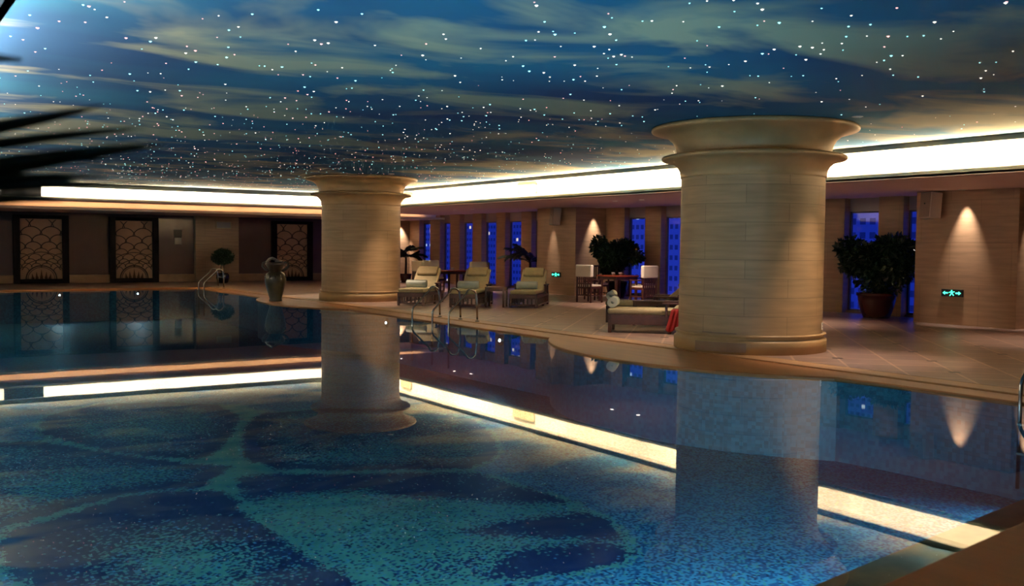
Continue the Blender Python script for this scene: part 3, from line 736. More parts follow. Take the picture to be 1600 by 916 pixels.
# ================================================================== POOL LAMPS
def pool_lamp(x, y, z, axis, label, watts=8.0):
    root = empty('pool_lamp', (x, y, z)); tag(root, label, 'pool light', 'underwater lamps')
    c = MB(); c.lathe([(.03, 0), (.10, 0), (.10, .02), (.075, .03), (.03, .03)], seg=24); o1 = c.obj('ring', 'steel', root)
    c = MB(); c.ell((0, 0, .03), (.03, .03, .018), 14, 8); o2 = c.obj('lens', 'poollens', root)
    rt = {'-x': (0, -PI/2, 0), '-y': (PI/2, 0, 0), '+y': (-PI/2, 0, 0), '+x': (0, PI/2, 0)}[axis]
    root.rotation_euler = rt
    light('SPOT', (0, 0, .08), watts, (.62, .86, 1.0), spot=R(150), blend=.8, parent=root, rot=(PI, 0, 0), radius=.08)
pool_lamp(5.48, 33.7, -.14, '-y', 'small round pool lamp under the far edge, before the left-end screen')
pool_lamp(7.85, 33.7, -.14, '-y', 'small round pool lamp under the far edge, before the second screen')
pool_lamp(9.8, 19.44, -.16, '-x', 'small round pool lamp under the edge by the handrails')
pool_lamp(9.8, 14.87, -.16, '-x', 'small round pool lamp in the right pool wall between the columns')
for (x, y, a, f_) in ((9.9, 4.6, '-x', .35), (1.5, 2.70, '+y', 1.2), (5.0, 3.18, '+y', 1.2), (-4.0, 6.0, '+x', .6), (-4.0, 12.0, '+x', .6), (-4, 20, '+x', .6)):  # unseen lamps added to light the pool floor
    pool_lamp(x + (.0 if a[1] != 'x' else 0), y, -.35, a, 'added round underwater pool lamp out of view, lighting the pool floor', POOL_W*f_)

# ================================================================== HANDRAILS
def rail_mb():
    c = MB(); pts = [(-.08, 0, -.9), (-.08, 0, .16)]
    # leaning part and hoop down to the deck
    pts += [(-.05, 0, .22), (.12, 0, .38), (.30, 0, .54)]
    for k in range(1, 9):
        a = PI*.75 - k*(PI*.75)/8; pts.append((.42 + .13*math.cos(a), 0, .53 + .11*math.sin(a)))
    pts += [(.57, 0, .40), (.58, 0, .04)]
    c.tube(pts, .020, 10)
    return c
def handrails(loc, rz, ys_, label):
    root = empty('pool_handrail', loc, rz); tag(root, label, 'handrail')
    rail0 = rail_mb().obj('rail', 'steel', root); rail0.location = (0, ys_[0], 0)
    for y in ys_[1:]:
        q = rail0.copy(); COL.objects.link(q); q.parent = root; q.location = (0, y, 0)
    for y in ys_:
        c = MB(); c.lathe([(.02, 0), (.045, 0), (.045, .012), (.02, .02)], c=(.58, y), seg=20)
        c.obj('floor_flange', 'steel', root, loc=(0, 0, .0))
    if len(ys_) == 2:
        for zz in (-.25, -.55):
            c = MB(); c.box(-.14, -.02, ys_[0], ys_[1], zz, zz+.03); c.obj('step', 'steel', root, bevel=.005)
    return root
handrails((9.80, 17.72, ZD), 0, (-.45, .40), 'pair of curved steel pool ladder rails in front of the left-hand loungers')
handrails((9.80, 16.62, ZD), 0, (0,), 'single curved steel handrail right of the ladder pair')
handrails((9.80, 32.95, ZD), 0, (-.30, .30), 'pale steel pool ladder rails at the far corner by the topiary')
handrails((9.90, 5.02, ZD), 0, (-.25, .30), 'steel pool rail cut off by the right edge of the picture')

# ================================================================== LOUNGERS
def make_lounger():
    root = empty('sun_lounger')
    # x across (width .70), y from foot (0) to head
    W = .35; c = MB()
    c.box(-W, -W+.045, 0, 1.86, .24, .33); c.box(W-.045, W, 0, 1.86, .24, .33); c.box(-W, W, 0, .045, .22, .33); c.box(-W, W, 1.815, 1.86, .24, .33)
    for k in range(9): c.box(-W+.04, W-.04, .10+k*.13, .17+k*.13, .305, .325)
    c.obj('frame', 'wood', root, bevel=.006)
    for sx in (-1, 1):
        for yy in (.0, 1.05, 1.79):
            c = MB(); c.box(sx*W-(.055 if sx > 0 else 0), sx*W+(.0 if sx > 0 else .055), yy, yy+.06, 0, .24); c.obj('leg', 'wood', root, bevel=.006)
    c = MB(); c.box(-W+.05, W-.05, .012, .04, .045, .085)
    for k in range(5): c.box(-W+.12+k*.105, -W+.16+k*.105, .012, .035, .08, .23)
    c.obj('end_slats', 'wood', root, bevel=.004)
    for sx in (-1, 1):
        c = MB(); x0 = sx*W-.02
        c.box(x0, x0+.04, .06, 1.80, .05, .085)
        for k in range(11): c.box(x0+.004, x0+.03, .16+k*.15, .195+k*.15, .08, .245)
        c.obj('side_slats', 'wood', root, bevel=.004)
        c = MB(); xx = sx*(W+.035)
        c.box(xx-.035, xx+.035, .95, 1.45, .52, .55); c.box(xx-.022, xx+.022, 1.0, 1.045, .30, .52); c.box(xx-.022, xx+.022, 1.37, 1.415, .30, .52)
        c.obj('armrest', 'wood', root, bevel=.008)
    c = MB(); c.box(-.33, .33, -.015, 1.18, .33, .43); c.obj('seat_cushion', 'cushion', root, bevel=.04, seg=4)
    rt = Matrix.Rotation(R(42), 3, 'X'); ab = (0, 1.16, .36)
    c = MB(); c.box(-.31, .31, 1.16, 1.90, .30, .335, rt, ab); c.obj('backrest_frame', 'wood', root, bevel=.006)
    c = MB(); c.box(-.33, .33, 1.17, 1.93, .34, .43, rt, ab); bc = c.obj('back_cushion', 'cushion', root, bevel=.04, seg=4)
    c = MB(); c.box(-.27, .27, 1.62, 1.92, .42, .50, rt, ab); c.obj('head_pillow', 'headrest', bc, bevel=.038, seg=4)
    for sx in (-.3, .3): c = MB(); c.tube([(sx, 1.78, .3), (sx, 1.62, .6)], .012, 6); c.obj('prop', 'wood', root)
    return root
def make_towel():
    c = MB(); n_ = 64; pts = []
    for k in range(n_+1):
        a = k/n_*2*PI*3.25; r = .022 + .072*(k/n_); pts.append((r*math.cos(a), r*math.sin(a)))
    out_ = []; in_ = []
    for i, (y, z) in enumerate(pts):
        q = pts[min(i+1, n_)]; p_ = pts[max(i-1, 0)]; tx, tz = q[0]-p_[0], q[1]-p_[1]; l = math.hypot(tx, tz); nx, nz = tz/l, -tx/l
        out_.append((y+nx*.010, z+nz*.010)); in_.append((y-nx*.010, z-nz*.010))
    L = .26
    A = [[c.bm.verts.new((x, q[0], q[1])) for q in out_] for x in (-L, -L*.5, 0, L*.5, L)]; B = [[c.bm.verts.new((x, q[0], q[1])) for q in in_] for x in (-L, -L*.5, 0, L*.5, L)]
    for j in range(4):
        for i in range(n_):
            f1 = c.bm.faces.new((A[j][i], A[j][i+1], A[j+1][i+1], A[j+1][i])); f2 = c.bm.faces.new((B[j][i], B[j+1][i], B[j+1][i+1], B[j][i+1])); f1.smooth = f2.smooth = True
    for j, s_ in ((0, 1), (4, -1)):
        for i in range(n_): c.bm.faces.new((A[j][i], B[j][i], B[j][i+1], A[j][i+1]))
    for j in range(4): c.bm.faces.new((A[j][n_], B[j][n_], B[j+1][n_], A[j+1][n_]))
    c.bm.verts.ensure_lookup_table()
    c.ell((0, 0, 0), (L-.006, .030, .030), 12, 8)
    return c.obj('rolled_towel', 'towel')
lounger0 = make_lounger(); towel0 = make_towel()
h45 = -PI/4
spots = [((11.60, 21.72), R(-45), 'beige cushioned lounger at the left of the row of three, beside the far column'),
         ((12.42, 20.55), R(-45), 'beige cushioned lounger in the middle of the row of three, behind the handrails'),
         ((13.72, 19.85), R(-45), 'beige cushioned lounger at the right of the row of three, beyond the side table'),
         ((11.38, 13.70), R(-135), 'beige lounger seen side-on nearest the pool edge, head end behind the near column'),
         ((12.85, 15.55), R(-135), 'beige lounger seen side-on, farther one of the two beside the near column')]
tl = ['white rolled towel lying on the left lounger of the row of three', 'white rolled towel lying on the middle lounger of the row of three', 'white rolled towel lying on the right lounger of the row of three',
      'white rolled towel seen end-on upon the side-on lounger nearest the pool', 'white rolled towel seen end-on upon the farther side-on lounger']
for i, ((x, y), rz, lab) in enumerate(spots):
    o = lounger0 if i == 0 else copy_tree(lounger0)
    if i >= 3:
        for ch in list(o.children):
            if ch.name.startswith(('side_slats', 'end_slats')): bpy.data.objects.remove(ch)
        for sx in (-1, 1): c = MB(); c.box(sx*.345-.015, sx*.345+.015, .05, 1.82, .15, .31); c.obj('side_apron', 'redwood2', o, bevel=.004)
    o.location = (x, y, ZD); o.rotation_euler = (0, 0, rz); tag(o, lab, 'sun lounger', 'cushioned sun loungers on the deck')
    t = towel0 if i == 0 else copy_tree(towel0)
    off = .52 if i < 3 else (.06 if i == 3 else -.02 + .10)
    d = Vector((-math.sin(rz), math.cos(rz)))
    t.location = (x + d.x*off, y + d.y*off, ZD + .43 + .104); t.rotation_euler = (0, 0, rz); tag(t, tl[i], 'towel', 'rolled towels on the loungers')

# red cloth hanging over the near edge of the nearest lounger
def red_cloth():
    bm = bmesh.new(); U, V = 14, 16; g = []
    for j in range(V+1):
        row = []; v = j/V
        for i in range(U+1):
            u = i/U - .5
            wdt = .13 + .07*v
            fold = .022*math.sin(u*19+v*2)*(.35+v)
            if v < .3: x = -.14 + .17*(v/.3); z = .445 + .01*math.cos(v*9)
            else: x = .035 + .02*(v-.3); z = .44 - (v-.3)/.7*.375 + .03*math.sin(u*7)*(v-.3)
            row.append(bm.verts.new((x + fold, u*wdt*1.3 - .10*v, z)))
        g.append(row)
    for j in range(V):
        for i in range(U): f = bm.faces.new((g[j][i], g[j][i+1], g[j+1][i+1], g[j+1][i])); f.smooth = True
    me = bpy.data.meshes.new('red_cloth'); bm.to_mesh(me); bm.free(); me.materials.append(MT['redcloth'])
    o = bpy.data.objects.new('red_cloth', me); COL.objects.link(o); s = o.modifiers.new('t', 'SOLIDIFY'); s.thickness = .012; s.offset = 1
    return o
rc = red_cloth(); dx = Vector((.7071, -.7071)); nx = Vector((-.7071, -.7071))
pos = Vector((11.38, 13.70)) + dx*1.24 + nx*.40
rc.location = (pos.x, pos.y, ZD); rc.rotation_euler = (0, 0, math.atan2(nx.y, nx.x)); tag(rc, 'red cloth hanging over the side of the lounger next to the near column', 'cloth')

# low side tables
def side_table(x, y, rz, W, D, H, label):
    root = empty('side_table', (x, y, ZD), rz); tag(root, label, 'table')
    c = MB(); c.box(-W/2, W/2, -D/2, D/2, H-.03, H); c.obj('table_top', 'wood', root, bevel=.006)
    c = MB(); c.box(-W/2+.02, W/2-.02, -D/2+.02, -D/2+.04, H-.10, H-.03); c.box(-W/2+.02, W/2-.02, D/2-.04, D/2-.02, H-.10, H-.03); c.box(-W/2+.02, -W/2+.04, -D/2+.02, D/2-.02, H-.10, H-.03); c.box(W/2-.04, W/2-.02, -D/2+.02, D/2-.02, H-.10, H-.03); c.obj('apron', 'wood', root)
    for sx in (-1, 1):
        for sy in (-1, 1):
            c = MB(); a = sx*(W/2-.03); b_ = sy*(D/2-.03); c.box(a-.025, a+.025, b_-.025, b_+.025, 0, H-.03); c.obj('leg', 'wood', root, bevel=.005)
    return root
side_table(13.34, 20.47, R(-45), .50, .45, .50, 'small dark wood side table between the middle and right loungers')
side_table(13.05, 14.30, R(-45), .9, .40, .48, 'low dark wood table between the two side-on loungers')

# ================================================================== DINING SETS
def make_chair():
    root = empty('dining_chair')   # faces +y
    for sx in (-1, 1):
        c = MB(); c.box(sx*.25-.02, sx*.25+.02, .20, .24, 0, .62); c.obj('leg', 'wood', root, bevel=.005)
        c = MB(); c.box(sx*.25-.02, sx*.25+.02, -.26, -.22, 0, .98); c.obj('leg', 'wood', root, bevel=.005)
        c = MB(); c.box(sx*.25-.03, sx*.25+.03, -.24, .27, .62, .65); c.obj('armrest', 'wood', root, bevel=.006)
    c = MB(); c.box(-.25, .25, -.23, .23, .38, .43); c.box(-.25, .25, -.25, -.23, .18, .215); c.box(-.26, -.24, -.23, .22, .18, .21); c.box(.24, .26, -.23, .22, .18, .21); c.obj('seat_frame', 'wood', root, bevel=.004)
    c = MB(); c.box(-.24, .24, -.22, .24, .43, .49); c.obj('seat_cushion', 'cover', root, bevel=.022, seg=3)
    c = MB(); c.box(-.25, .25, -.255, -.225, .94, .99); c.box(-.25, .25, -.255, -.225, .50, .535)
    for k in range(5): c.box(-.18+k*.075, -.145+k*.075, -.25, -.23, .43, .95)
    for k in range(5): c.box(-.18+k*.075, -.145+k*.075, -.25, -.235, .20, .40)
    c.obj('back_slats', 'wood', root, bevel=.003)
    return root
def cover_on(root):
    c = MB(); c.box(-.285, .285, -.285, -.165, .70, 1.03); c.obj('back_cover', 'cover', root, bevel=.025, seg=3)
chair_plain = make_chair(); chair_cov = copy_tree(chair_plain); cover_on(chair_cov)
def put_chair(src, first, x, y, rz, lab):
    o = src if first else copy_tree(src); o.location = (x, y, ZD); o.rotation_euler = (0, 0, rz); tag(o, lab, 'chair', 'dining chairs by the windows'); return o
put_chair(chair_cov, True, 16.80, 21.10, R(-80), 'dark slatted chair with ivory back cover, left of the red table before the ficus')
put_chair(chair_cov, False, 17.72, 19.95, R(5), 'dark slatted chair with ivory back cover, right of the red table, nearest the near column')
put_chair(chair_plain, True, 17.85, 22.10, R(180), 'uncovered dark chair on the far side of the red table before the ficus')
put_chair(chair_plain, False, 18.70, 21.10, R(90), 'uncovered dark chair between the red table and the windows')
put_chair(chair_cov, False, 14.85, 26.95, R(-85), 'dark chair with ivory back cover behind the left lounger, beside the tall palm')
put_chair(chair_cov, False, 15.75, 27.90, R(180), 'dark chair with ivory back cover at the far side of the farther table')
put_chair(chair_cov, False, 15.95, 25.75, R(0), 'dark chair with ivory back cover behind the middle lounger')
put_chair(chair_plain, False, 16.80, 26.85, R(90), 'uncovered dark chair at the window side of the farther table')
def dining_table(x, y, label):
    root = empty('dining_table', (x, y, ZD)); tag(root, label, 'table')
    c = MB(); c.box(-.42, .42, -.42, .42, .70, .74); c.obj('table_top', 'redwood', root, bevel=.01)
    c = MB(); c.box(-.38, .38, -.38, -.35, .62, .70); c.box(-.38, .38, .35, .38, .62, .70); c.box(-.38, -.35, -.35, .35, .62, .70); c.box(.35, .38, -.35, .35, .62, .70); c.obj('apron', 'wood', root)
    for sx in (-1, 1):
        for sy in (-1, 1): c = MB(); c.box(sx*.36-.03, sx*.36+.03, sy*.36-.03, sy*.36+.03, 0, .70); c.obj('leg', 'wood', root, bevel=.006)
    return root
dining_table(17.75, 21.05, 'square red-topped dining table between covered chairs before the ficus')
dining_table(15.85, 26.85, 'square red-topped dining table farther off beside the tall palm')
def cup(x, y, z, label, group='cups on the red table'):
    root = empty('tea_cup', (x, y, z)); tag(root, label, 'cup', group)
    c = MB(); c.lathe([(.02, 0), (.03, .002), (.045, .05), (.048, .075), (.044, .075), (.038, .03), (.01, .012)], seg=20); c.obj('bowl', 'cup', root)
    c = MB(); c.tube([(.042, 0, .06), (.07, 0, .055), (.072, 0, .03), (.038, 0, .02)], .006, 6); c.obj('handle', 'cup', root)
cup(17.70, 21.20, ZD+.74, 'left white cup on the red table before the ficus'); cup(17.86, 21.08, ZD+.74, 'right white cup on the red table before the ficus')
cup(15.85, 26.90, ZD+.74, 'white cup on the farther red table', None)
# easel-like dark stand glimpsed just right of the near column
st = empty('dark_chair', (18.05, 14.75, ZD), R(40)); tag(st, 'dark wooden chair mostly hidden at the right side of the near column', 'chair')
c = MB(); c.box(-.24, .24, -.22, .22, .42, .46); c.obj('seat', 'wood', st, bevel=.006)
for sx in (-1, 1):
    c = MB(); c.box(sx*.22-.02, sx*.22+.02, .18, .22, 0, .42); c.obj('leg', 'wood', st)
    c = MB(); c.box(sx*.22-.02, sx*.22+.02, -.24, -.20, 0, .88); c.obj('leg', 'wood', st)
c = MB(); c.box(-.22, .22, -.235, -.205, .55, .88); c.obj('backrest', 'wood', st, bevel=.005)

# ================================================================== PLANTS
def leaf_cloud(blobs, n_, size, seed):
    rnd = random.Random(seed); verts = []; faces = []
    tot = sum(b[1][0]*b[1][1]*b[1][2] for b in blobs)
    for (c0, rad) in blobs:
        k = int(n_*rad[0]*rad[1]*rad[2]/tot)
        for _ in range(k):
            v = Vector((rnd.gauss(0, 1), rnd.gauss(0, 1), rnd.gauss(0, 1))).normalized() * (rnd.random()**.42)
            p = Vector((c0[0]+v.x*rad[0], c0[1]+v.y*rad[1], c0[2]+v.z*rad[2]))
            d = (v + Vector((rnd.uniform(-.8, .8), rnd.uniform(-.8, .8), rnd.uniform(-.9, .5)))).normalized()
            up = Vector((rnd.uniform(-1, 1), rnd.uniform(-1, 1), rnd.uniform(-1, 1))); s = d.cross(up).normalized(); nn = s.cross(d)
            L = size*rnd.uniform(.7, 1.3); w_ = L*.26; i = len(verts)
            verts += [p, p+d*L*.45+s*w_+nn*L*.06, p+d*L, p+d*L*.45-s*w_+nn*L*.06]; faces += [(i, i+1, i+2), (i, i+2, i+3)]
    return verts, faces
def mesh_obj(name, verts, faces, m, parent):
    me = bpy.data.meshes.new(name); me.from_pydata([tuple(v) for v in verts], [], faces); me.materials.append(MT[m]); me.update()
    o = bpy.data.objects.new(name, me); COL.objects.link(o); o.parent = parent; return o
def pot(root, r, h, m, ribs=True):
    c = MB(); c.lathe([(r*.55, 0), (r*.66, 0), (r*.80, h*.25), (r*.95, h*.7), (r*.97, h*.86), (r*1.04, h*.88), (r*1.04, h), (r*.93, h), (r*.90, h*.88), (r*.5, h*.86)], seg=40); p0 = c.obj('pot', m, root)
    c = MB(); c.lathe([(r*.3, h*.84), (r*.90, h*.86), (r*.90, h*.89), (r*.3, h*.90)], seg=24); c.obj('soil', 'soil', p0)
def ficus(x, y, r, h, top, halfw, depthw, seed, label, potm, z0=None, blobs=None, n_=5200, size=.11):
    root = empty('potted_ficus', (x, y, ZD)); tag(root, label, 'plant')
    pot(root, r, h, potm)
    rnd = random.Random(seed); c = MB()
    for k in range(5):
        a = k*2*PI/5 + .3; c.tube([(.05*math.cos(a), .05*math.sin(a), h*.85), (.12*math.cos(a), .14*math.sin(a), h+.3), (.22*math.cos(a)*1.2, .35*math.sin(a), h+.75)], [.028, .022, .012], 7)
    c.obj('trunk', 'bark', root)
    v, f = leaf_cloud(blobs, n_, size, seed); mesh_obj('foliage', v, f, 'leaf', root)
    return root
def screen_blobs(lst, axis):   # lst of (offset along picture-right in metres, z, rx, rz); axis = picture-right unit vector
    return [((axis[0]*a, axis[1]*a, z), (max(.28, abs(axis[0])*rx), max(.28, abs(axis[1])*rx + .1), rz)) for a, z, rx, rz in lst]
# local frame: picture-right is about (.83,-.56) there; keep the foliage flat along the wall (y)
ficus(19.02, 13.62, .42, .56, 1.9, .8, .5, 3, 'big bushy ficus in an oxblood pot before the window right of the near column', 'redpot', n_=9000, size=.12,
      blobs=[((.02, 0, 1.22), (.45, .72, .36)), ((-.10, .62, 1.55), (.36, .34, .22)), ((.05, -.35, 1.58), (.42, .50, .24)), ((-.1, .15, 1.35), (.42, .66, .30)),
             ((0, -.55, 1.15), (.36, .38, .34)), ((-.05, .52, 1.15), (.36, .36, .20)), ((0, 0, .80), (.30, .34, .28)), ((0, .42, .84), (.18, .16, .12)), ((0, -.38, .72), (.18, .20, .16))])
ficus(19.15, 22.75, .34, .50, 1.9, .8, .5, 5, 'bushy ficus in the stone corner behind the red dining table', 'blackpot', n_=7000, size=.12,
      blobs=[((-.05, .05, 1.25), (.46, .60, .33)), ((-.25, .55, 1.52), (.24, .26, .32)), ((.0, -.25, 1.48), (.42, .42, .25)), ((-.1, .15, .92), (.34, .36, .24)), ((.1, -.60, 1.25), (.30, .30, .20))])
# topiary ball at the far side
t = empty('potted_topiary', (11.72, 37.0, ZD)); tag(t, 'small round-headed topiary in a black pot before the far pilaster', 'plant')
c = MB(); c.lathe([(.14, 0), (.20, .03), (.245, .18), (.23, .32), (.19, .38), (.15, .36)], seg=32); c.obj('pot', 'blackpot', t)
c = MB(); c.tube([(-.04, 0, .35), (-.07, 0, .6), (-.03, 0, .8)], .018, 7); c.tube([(.05, 0, .35), (.04, 0, .6), (.05, 0, .8)], .018, 7); c.obj('trunk', 'bark', t)
v, f = leaf_cloud([((0, 0, .98), (.40, .38, .25)), ((.02, 0, 1.12), (.25, .25, .17))], 2400, .09, 9); mesh_obj('foliage', v, f, 'leaf', t)

def frond_mesh(L, droop, nl=34, leaf=.36, seed=0, wid=.028, twist=0.5):
    """frond along +x from the origin, arching"""
    rnd = random.Random(seed); c = MB(); pts = []
    for k in range(15):
        t_ = k/14; pts.append(Vector((L*t_*(1-.15*t_*droop), 0, L*(.62*t_ - droop*.75*t_*t_))))
    c.tube(pts, [.012*(1-.8*k/14) for k in range(15)], 5)
    for k in range(nl):
        t_ = .16 + .84*k/nl; i = min(13, int(t_*14)); p = pts[i].lerp(pts[i+1], t_*14-i); tg = (pts[i+1]-pts[i]).normalized()
        for sd in (-1, 1):
            ll = leaf*(1-.55*abs(t_-.45)/.55)*rnd.uniform(.85, 1.1)
            d = (tg*.75 + Vector((0, sd*.85, 0)) + Vector((0, 0, -.28*twist+rnd.uniform(-.1, .1)))).normalized()
            s = tg.cross(d).cross(d).normalized(); 
            m_ = p + d*ll*.5 + Vector((0, 0, .02)); e_ = p + d*ll + Vector((0, 0, -ll*.22))
            a = [c.bm.verts.new(q) for q in (p - s*wid*.4, p + s*wid*.4, m_ + s*wid, e_, m_ - s*wid)]
            c.bm.faces.new(a)
    return c
def palm(x, y, r, h, fr, label, potm='redpot', trunk=.5):
    root = empty('potted_palm', (x, y, ZD)); tag(root, label, 'plant'); pot(root, r, h, potm)
    c = MB(); c.tube([(0, 0, h*.8), (.02, .01, h+trunk*.5), (0, 0, h+trunk)], [.05, .045, .035], 10); c.obj('trunk', 'bark', root)
    for k, (a, L, dr) in enumerate(fr):
        o = frond_mesh(L, dr, seed=k).obj('frond', 'palmleaf', root); o.location = (0, 0, h+trunk*(.75+.25*(k % 2))); o.rotation_euler = (0, 0, R(a))
    return root
palm(18.62, 35.3, .24, .36, [(-38, .95, .72), (-60, .8, .45), (-10, .75, .9), (130, .6, .5), (80, .7, .3), (180, .6, .4), (-110, .6, .6), (40, .6, .2), (-30, .5, .1), (215, .7, 1.0), (-20, .8, 1.2)], 'tall dark palm in a pot by the far corner windows, beside the far column', trunk=.85)
palm(19.1, 27.25, .26, .40, [(150, 1.15, .62), (120, .95, .40), (-60, .8, .3), (95, .8, .1), (-90, .8, .5), (180, .8, .9), (30, .4, .5), (135, 1.0, .95), (60, .6, .1)], 'dark palm before the windows partly behind the pier with the speaker', trunk=.75)

# palm beside the camera: its blade tips hang into the upper left of the picture, out of focus
fp = empty('potted_palm', (-.62, 1.72, ZD)); tag(fp, 'blurred dark palm blades reaching in from the left edge close to the camera', 'plant')
pot(fp, .26, .42, 'blackpot')
c = MB(); c.tube([(0, 0, .3), (.02, 0, .9), (.05, 0, 1.38)], [.05, .04, .03], 10); c.obj('trunk', 'bark', fp)
def blade(pts, wmax, name='frond'):
    P = [Vector(p) for p in pts]; n_ = 16; c = MB(); L_, R_, T_ = [], [], []
    def bez(t_):
        Q = P[:]
        while len(Q) > 1: Q = [Q[i].lerp(Q[i+1], t_) for i in range(len(Q)-1)]
        return Q[0]
    for k in range(n_+1):
        t_ = k/n_; p = bez(t_); tg = (bez(min(1, t_+.02)) - bez(max(0, t_-.02))).normalized(); s = tg.cross(Vector((.3, -.9, .25))).normalized()
        wd = 1.15*wmax*math.sin(PI*min(1, .12+.88*t_**.8))**.7 + .0008
        L_.append(c.bm.verts.new(p+s*wd)); T_.append(c.bm.verts.new(p+Vector((0, -.006, 0)))); R_.append(c.bm.verts.new(p-s*wd))
    for k in range(n_):
        c.bm.faces.new((L_[k], L_[k+1], T_[k+1], T_[k])); c.bm.faces.new((T_[k], T_[k+1], R_[k+1], R_[k]))
    o = c.obj(name, 'palmleaf', fp); o.location = (.62, -1.72, -ZD)
    s = o.modifiers.new('t', 'SOLIDIFY'); s.thickness = .002
blade([(-.50, 1.74, 1.40), (-.2, 1.72, 1.66), (.12, 1.69, 1.69), (.335, 1.65, 1.765)], .017)
blade([(-.50, 1.74, 1.40), (-.2, 1.73, 1.62), (.15, 1.70, 1.70), (.40, 1.66, 1.735)], .012)
blade([(-.50, 1.72, 1.38), (-.2, 1.72, 1.58), (.18, 1.69, 1.67), (.43, 1.65, 1.71)], .019)
blade([(-.50, 1.74, 1.38), (-.2, 1.74, 1.55), (.12, 1.72, 1.66), (.36, 1.68, 1.655)], .014)
blade([(-.50, 1.74, 1.36), (-.2, 1.74, 1.56), (.14, 1.70, 1.63), (.285, 1.69, 1.615)], .015)
blade([(-.50, 1.74, 1.36), (-.2, 1.74, 1.57), (.10, 1.70, 1.65), (.46, 1.64, 1.645)], .009)
blade([(-.50, 1.74, 1.40), (-.35, 1.74, 1.8), (.05, 1.70, 1.83), (.222, 1.67, 1.825)], .015)

for (e_, w_) in (((.30, 1.66, 1.655), .014), ((.34, 1.66, 1.680), .010)):
    blade([(-.50, 1.74, 1.36), (-.2, 1.74, 1.56), (.10, 1.70, e_[2]-.012), e_], w_)

# ================================================================== VASE
vr = empty('garden_vase', (9.32, 25.0, ZD)); tag(vr, 'tall green-brown glazed urn with ornate neck standing on the pool edge', 'vase')
c = MB(); c.lathe([(.10, 0), (.165, 0), (.17, .03), (.155, .06), (.20, .22), (.255, .42), (.278, .56), (.268, .66), (.225, .735), (.17, .765), (.16, .78)], seg=48); c.obj('body', 'bronze', vr)
c = MB(); c.lathe([(.10, .77), (.15, .77), (.165, .80), (.19, .86), (.235, .93), (.255, .98), (.245, 1.0), (.21, 1.02), (.17, 1.00), (.10, .95)], seg=40); c.obj('neck', 'bronze2', vr)
ax = Vector((.83, -.56, 0))
for sd in (-1, 1):
    c = MB(); q = lambda a, z: tuple(ax*sd*a + Vector((0, 0, z)))
    c.tube([q(.16, .80), q(.27, .84), q(.34, .92), q(.33, 1.0), q(.25, 1.03), q(.20, .98)], [.03, .035, .035, .032, .028, .02], 10); c.obj('handle', 'bronze2', vr)
c = MB(); q = lambda a, z: tuple(ax*a + Vector((-.02, -.04, z)))
c.tube([q(-.24, .95), q(-.22, 1.03), q(-.16, 1.10), q(-.08, 1.13), q(.0, 1.10), q(.06, 1.08)], [.03, .032, .035, .04, .035, .02], 10)
c.ell(q(.10, 1.05), (.12, .06, .035)); c.obj('lid_ornament', 'vasewhite', vr)
for k in range(7):
    a = k*2*PI/7
c = MB()
for k in range(10):
    a = k*2*PI/10; c.ell((.262*math.cos(a), .262*math.sin(a), .64), (.028, .028, .045), 10, 6)
c.obj('relief_boss', 'bronze2', vr)

# ================================================================== CITY OUTSIDE
bm_ = [building_mat('tower_blue', (0.45, 0.5, 0.60), (1, .8, .5), .5), building_mat('tower_pale', (0.75, 0.75, 0.8), (.6, .8, 1), .4, 2.4, 3.4), building_mat('tower_dark', (0.3, 0.35, 0.5), (.8, .9, .8), .5, 3.0, 3.6)]
B = [((70, 92), (60, 84), -40, 14, 1, 'pale high-rise seen dark blue through the windows left of the near column'),
     ((60, 75), (38, 54), -40, 4, 0, 'lower dark city block seen through the windows beside the near column'),
     ((85, 110), (118, 150), -40, 22, 0, 'distant blue tower glimpsed through the far windows'),
     ((90, 110), (24, 44), -40, -1, 2, 'low dark city block with lit windows behind the big ficus'),
     ((120, 140), (70, 100), -40, 26, 2, 'distant dark tower behind the pale high-rise'),
     ((95, 120), (170, 210), -40, 12, 1, 'distant pale block glimpsed through the leftmost windows')]
for (xr, yr, z0, z1, mi, lab) in B:
    xr = [q*3.2 for q in xr]; yr = [q*3.2 for q in yr]; z0 *= 3.2; z1 *= 3.2
    c = MB(); c.box(xr[0], xr[1], yr[0], yr[1], z0, z1); c.box(xr[0]+2, xr[0]+7, yr[0]+3, yr[0]+9, z1, z1+3); tag(c.obj('city_building', bm_[mi]), lab, 'building')

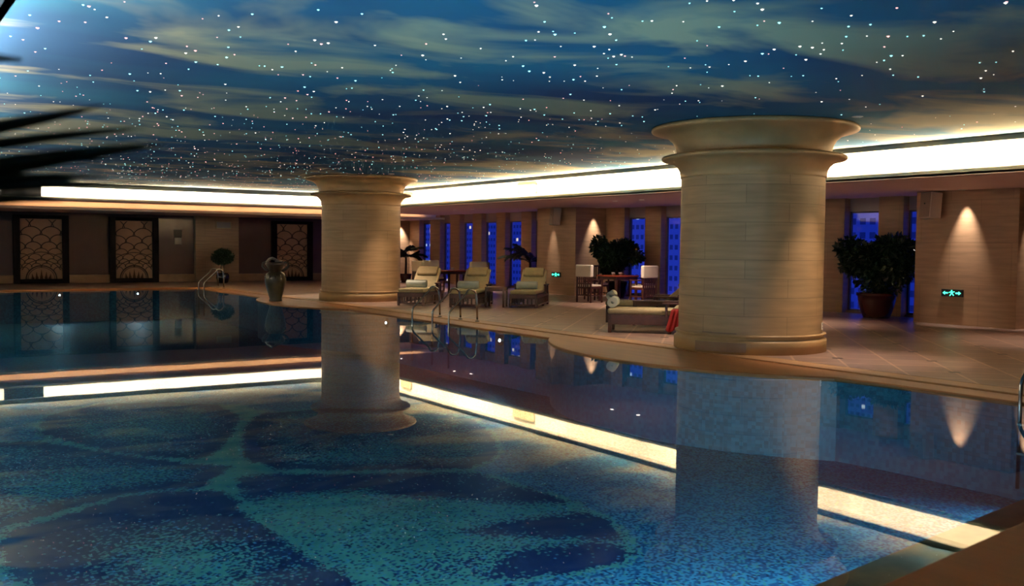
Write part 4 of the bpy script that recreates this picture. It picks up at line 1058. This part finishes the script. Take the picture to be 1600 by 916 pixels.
# ================================================================== STARS
stars = []
rs = random.Random(21)
def in_col(x, y): return math.hypot(x-11.4, y-10.4) < 1.6 or math.hypot(x-11.65, y-24.7) < 1.6
while len(stars) < 2100:
    x = rs.uniform(1.0, 14.8); y = rs.uniform(3.4, 32.7)
    if in_col(x, y) or x > y*1.6+2.5: continue
    if rs.random() > (1.0 if x < 9 or y > 16 else .42): continue
    stars.append((x, y))
def shown(p):   # in view
    x, y = p; dep = .559*x + .829*y; lat = .829*x - .559*y; px = 800 + 1535*lat/dep; py = 385 - 1535*1.83/dep
    return 0 < px < 1600 and py > 0
stars.sort(key=lambda p: (not shown(p), math.hypot(*p)))
scol = [('star_white', (1.0, .90, .78), 'warm white pinprick star light in the painted sky ceiling'), ('star_pink', (1.0, .42, .40), 'pink pinprick star light in the painted sky ceiling'), ('star_cyan', (.35, .95, 1.0), 'cyan pinprick star light in the painted sky ceiling')]
smat = []; smesh = []
def star_geo(bm, x, y, z, r):
    top = [bm.verts.new((x + r*math.cos(k*PI/3), y + r*math.sin(k*PI/3), z)) for k in range(6)]; t_ = bm.verts.new((x, y, z-r*.7))
    for k in range(6): bm.faces.new((top[k], t_, top[(k+1) % 6]))
for i, (nm, cc, lb) in enumerate(scol):
    m = mat(nm, cc, .5, emit=cc, estr=1.1); m.cycles.emission_sampling = 'NONE'; MT[nm] = m
    for r in (.008, .011, .015):
        bmx = bmesh.new(); star_geo(bmx, 0, 0, 0, r); me = bpy.data.meshes.new('star_light'); bmx.to_mesh(me); bmx.free(); me.materials.append(m); smesh.append(me)
def colour_of(x, y, rnd):
    # pinker to the left, cyan toward the middle
    u = rnd.random(); lat = .829*x - .559*y
    pink = .42 if lat < -2.0 else .16
    return 1 if u < pink else (2 if u < pink + .36 else 0)
restb = [bmesh.new() for _ in range(1)]
rest = []
for i, (x, y) in enumerate(stars):
    k = colour_of(x, y, rs); s = rs.choice((0, 0, 1, 1, 2))
    if i < 300:
        o = bpy.data.objects.new('star_light', smesh[k*3+s]); COL.objects.link(o); o.location = (x, y, ZC)
        tag(o, scol[k][2], 'star light', 'star lights in the ceiling, ' + ('warm white', 'pink', 'cyan')[k])
    else: rest.append((x, y, k, s))
bmx = bmesh.new()
for (x, y, k, s) in rest:
    n0 = len(bmx.faces); star_geo(bmx, x, y, ZC, (.008, .011, .014)[s]); bmx.faces.ensure_lookup_table()
    for fi in range(n0, len(bmx.faces)): bmx.faces[fi].material_index = k
me = bpy.data.meshes.new('star_lights'); bmx.to_mesh(me); bmx.free()
for nm, _, _ in scol: me.materials.append(MT[nm])
o = bpy.data.objects.new('star_light_field', me); COL.objects.link(o); tag(o, 'field of tiny white, pink and cyan star lights over the distant ceiling', 'star light', kind='stuff')
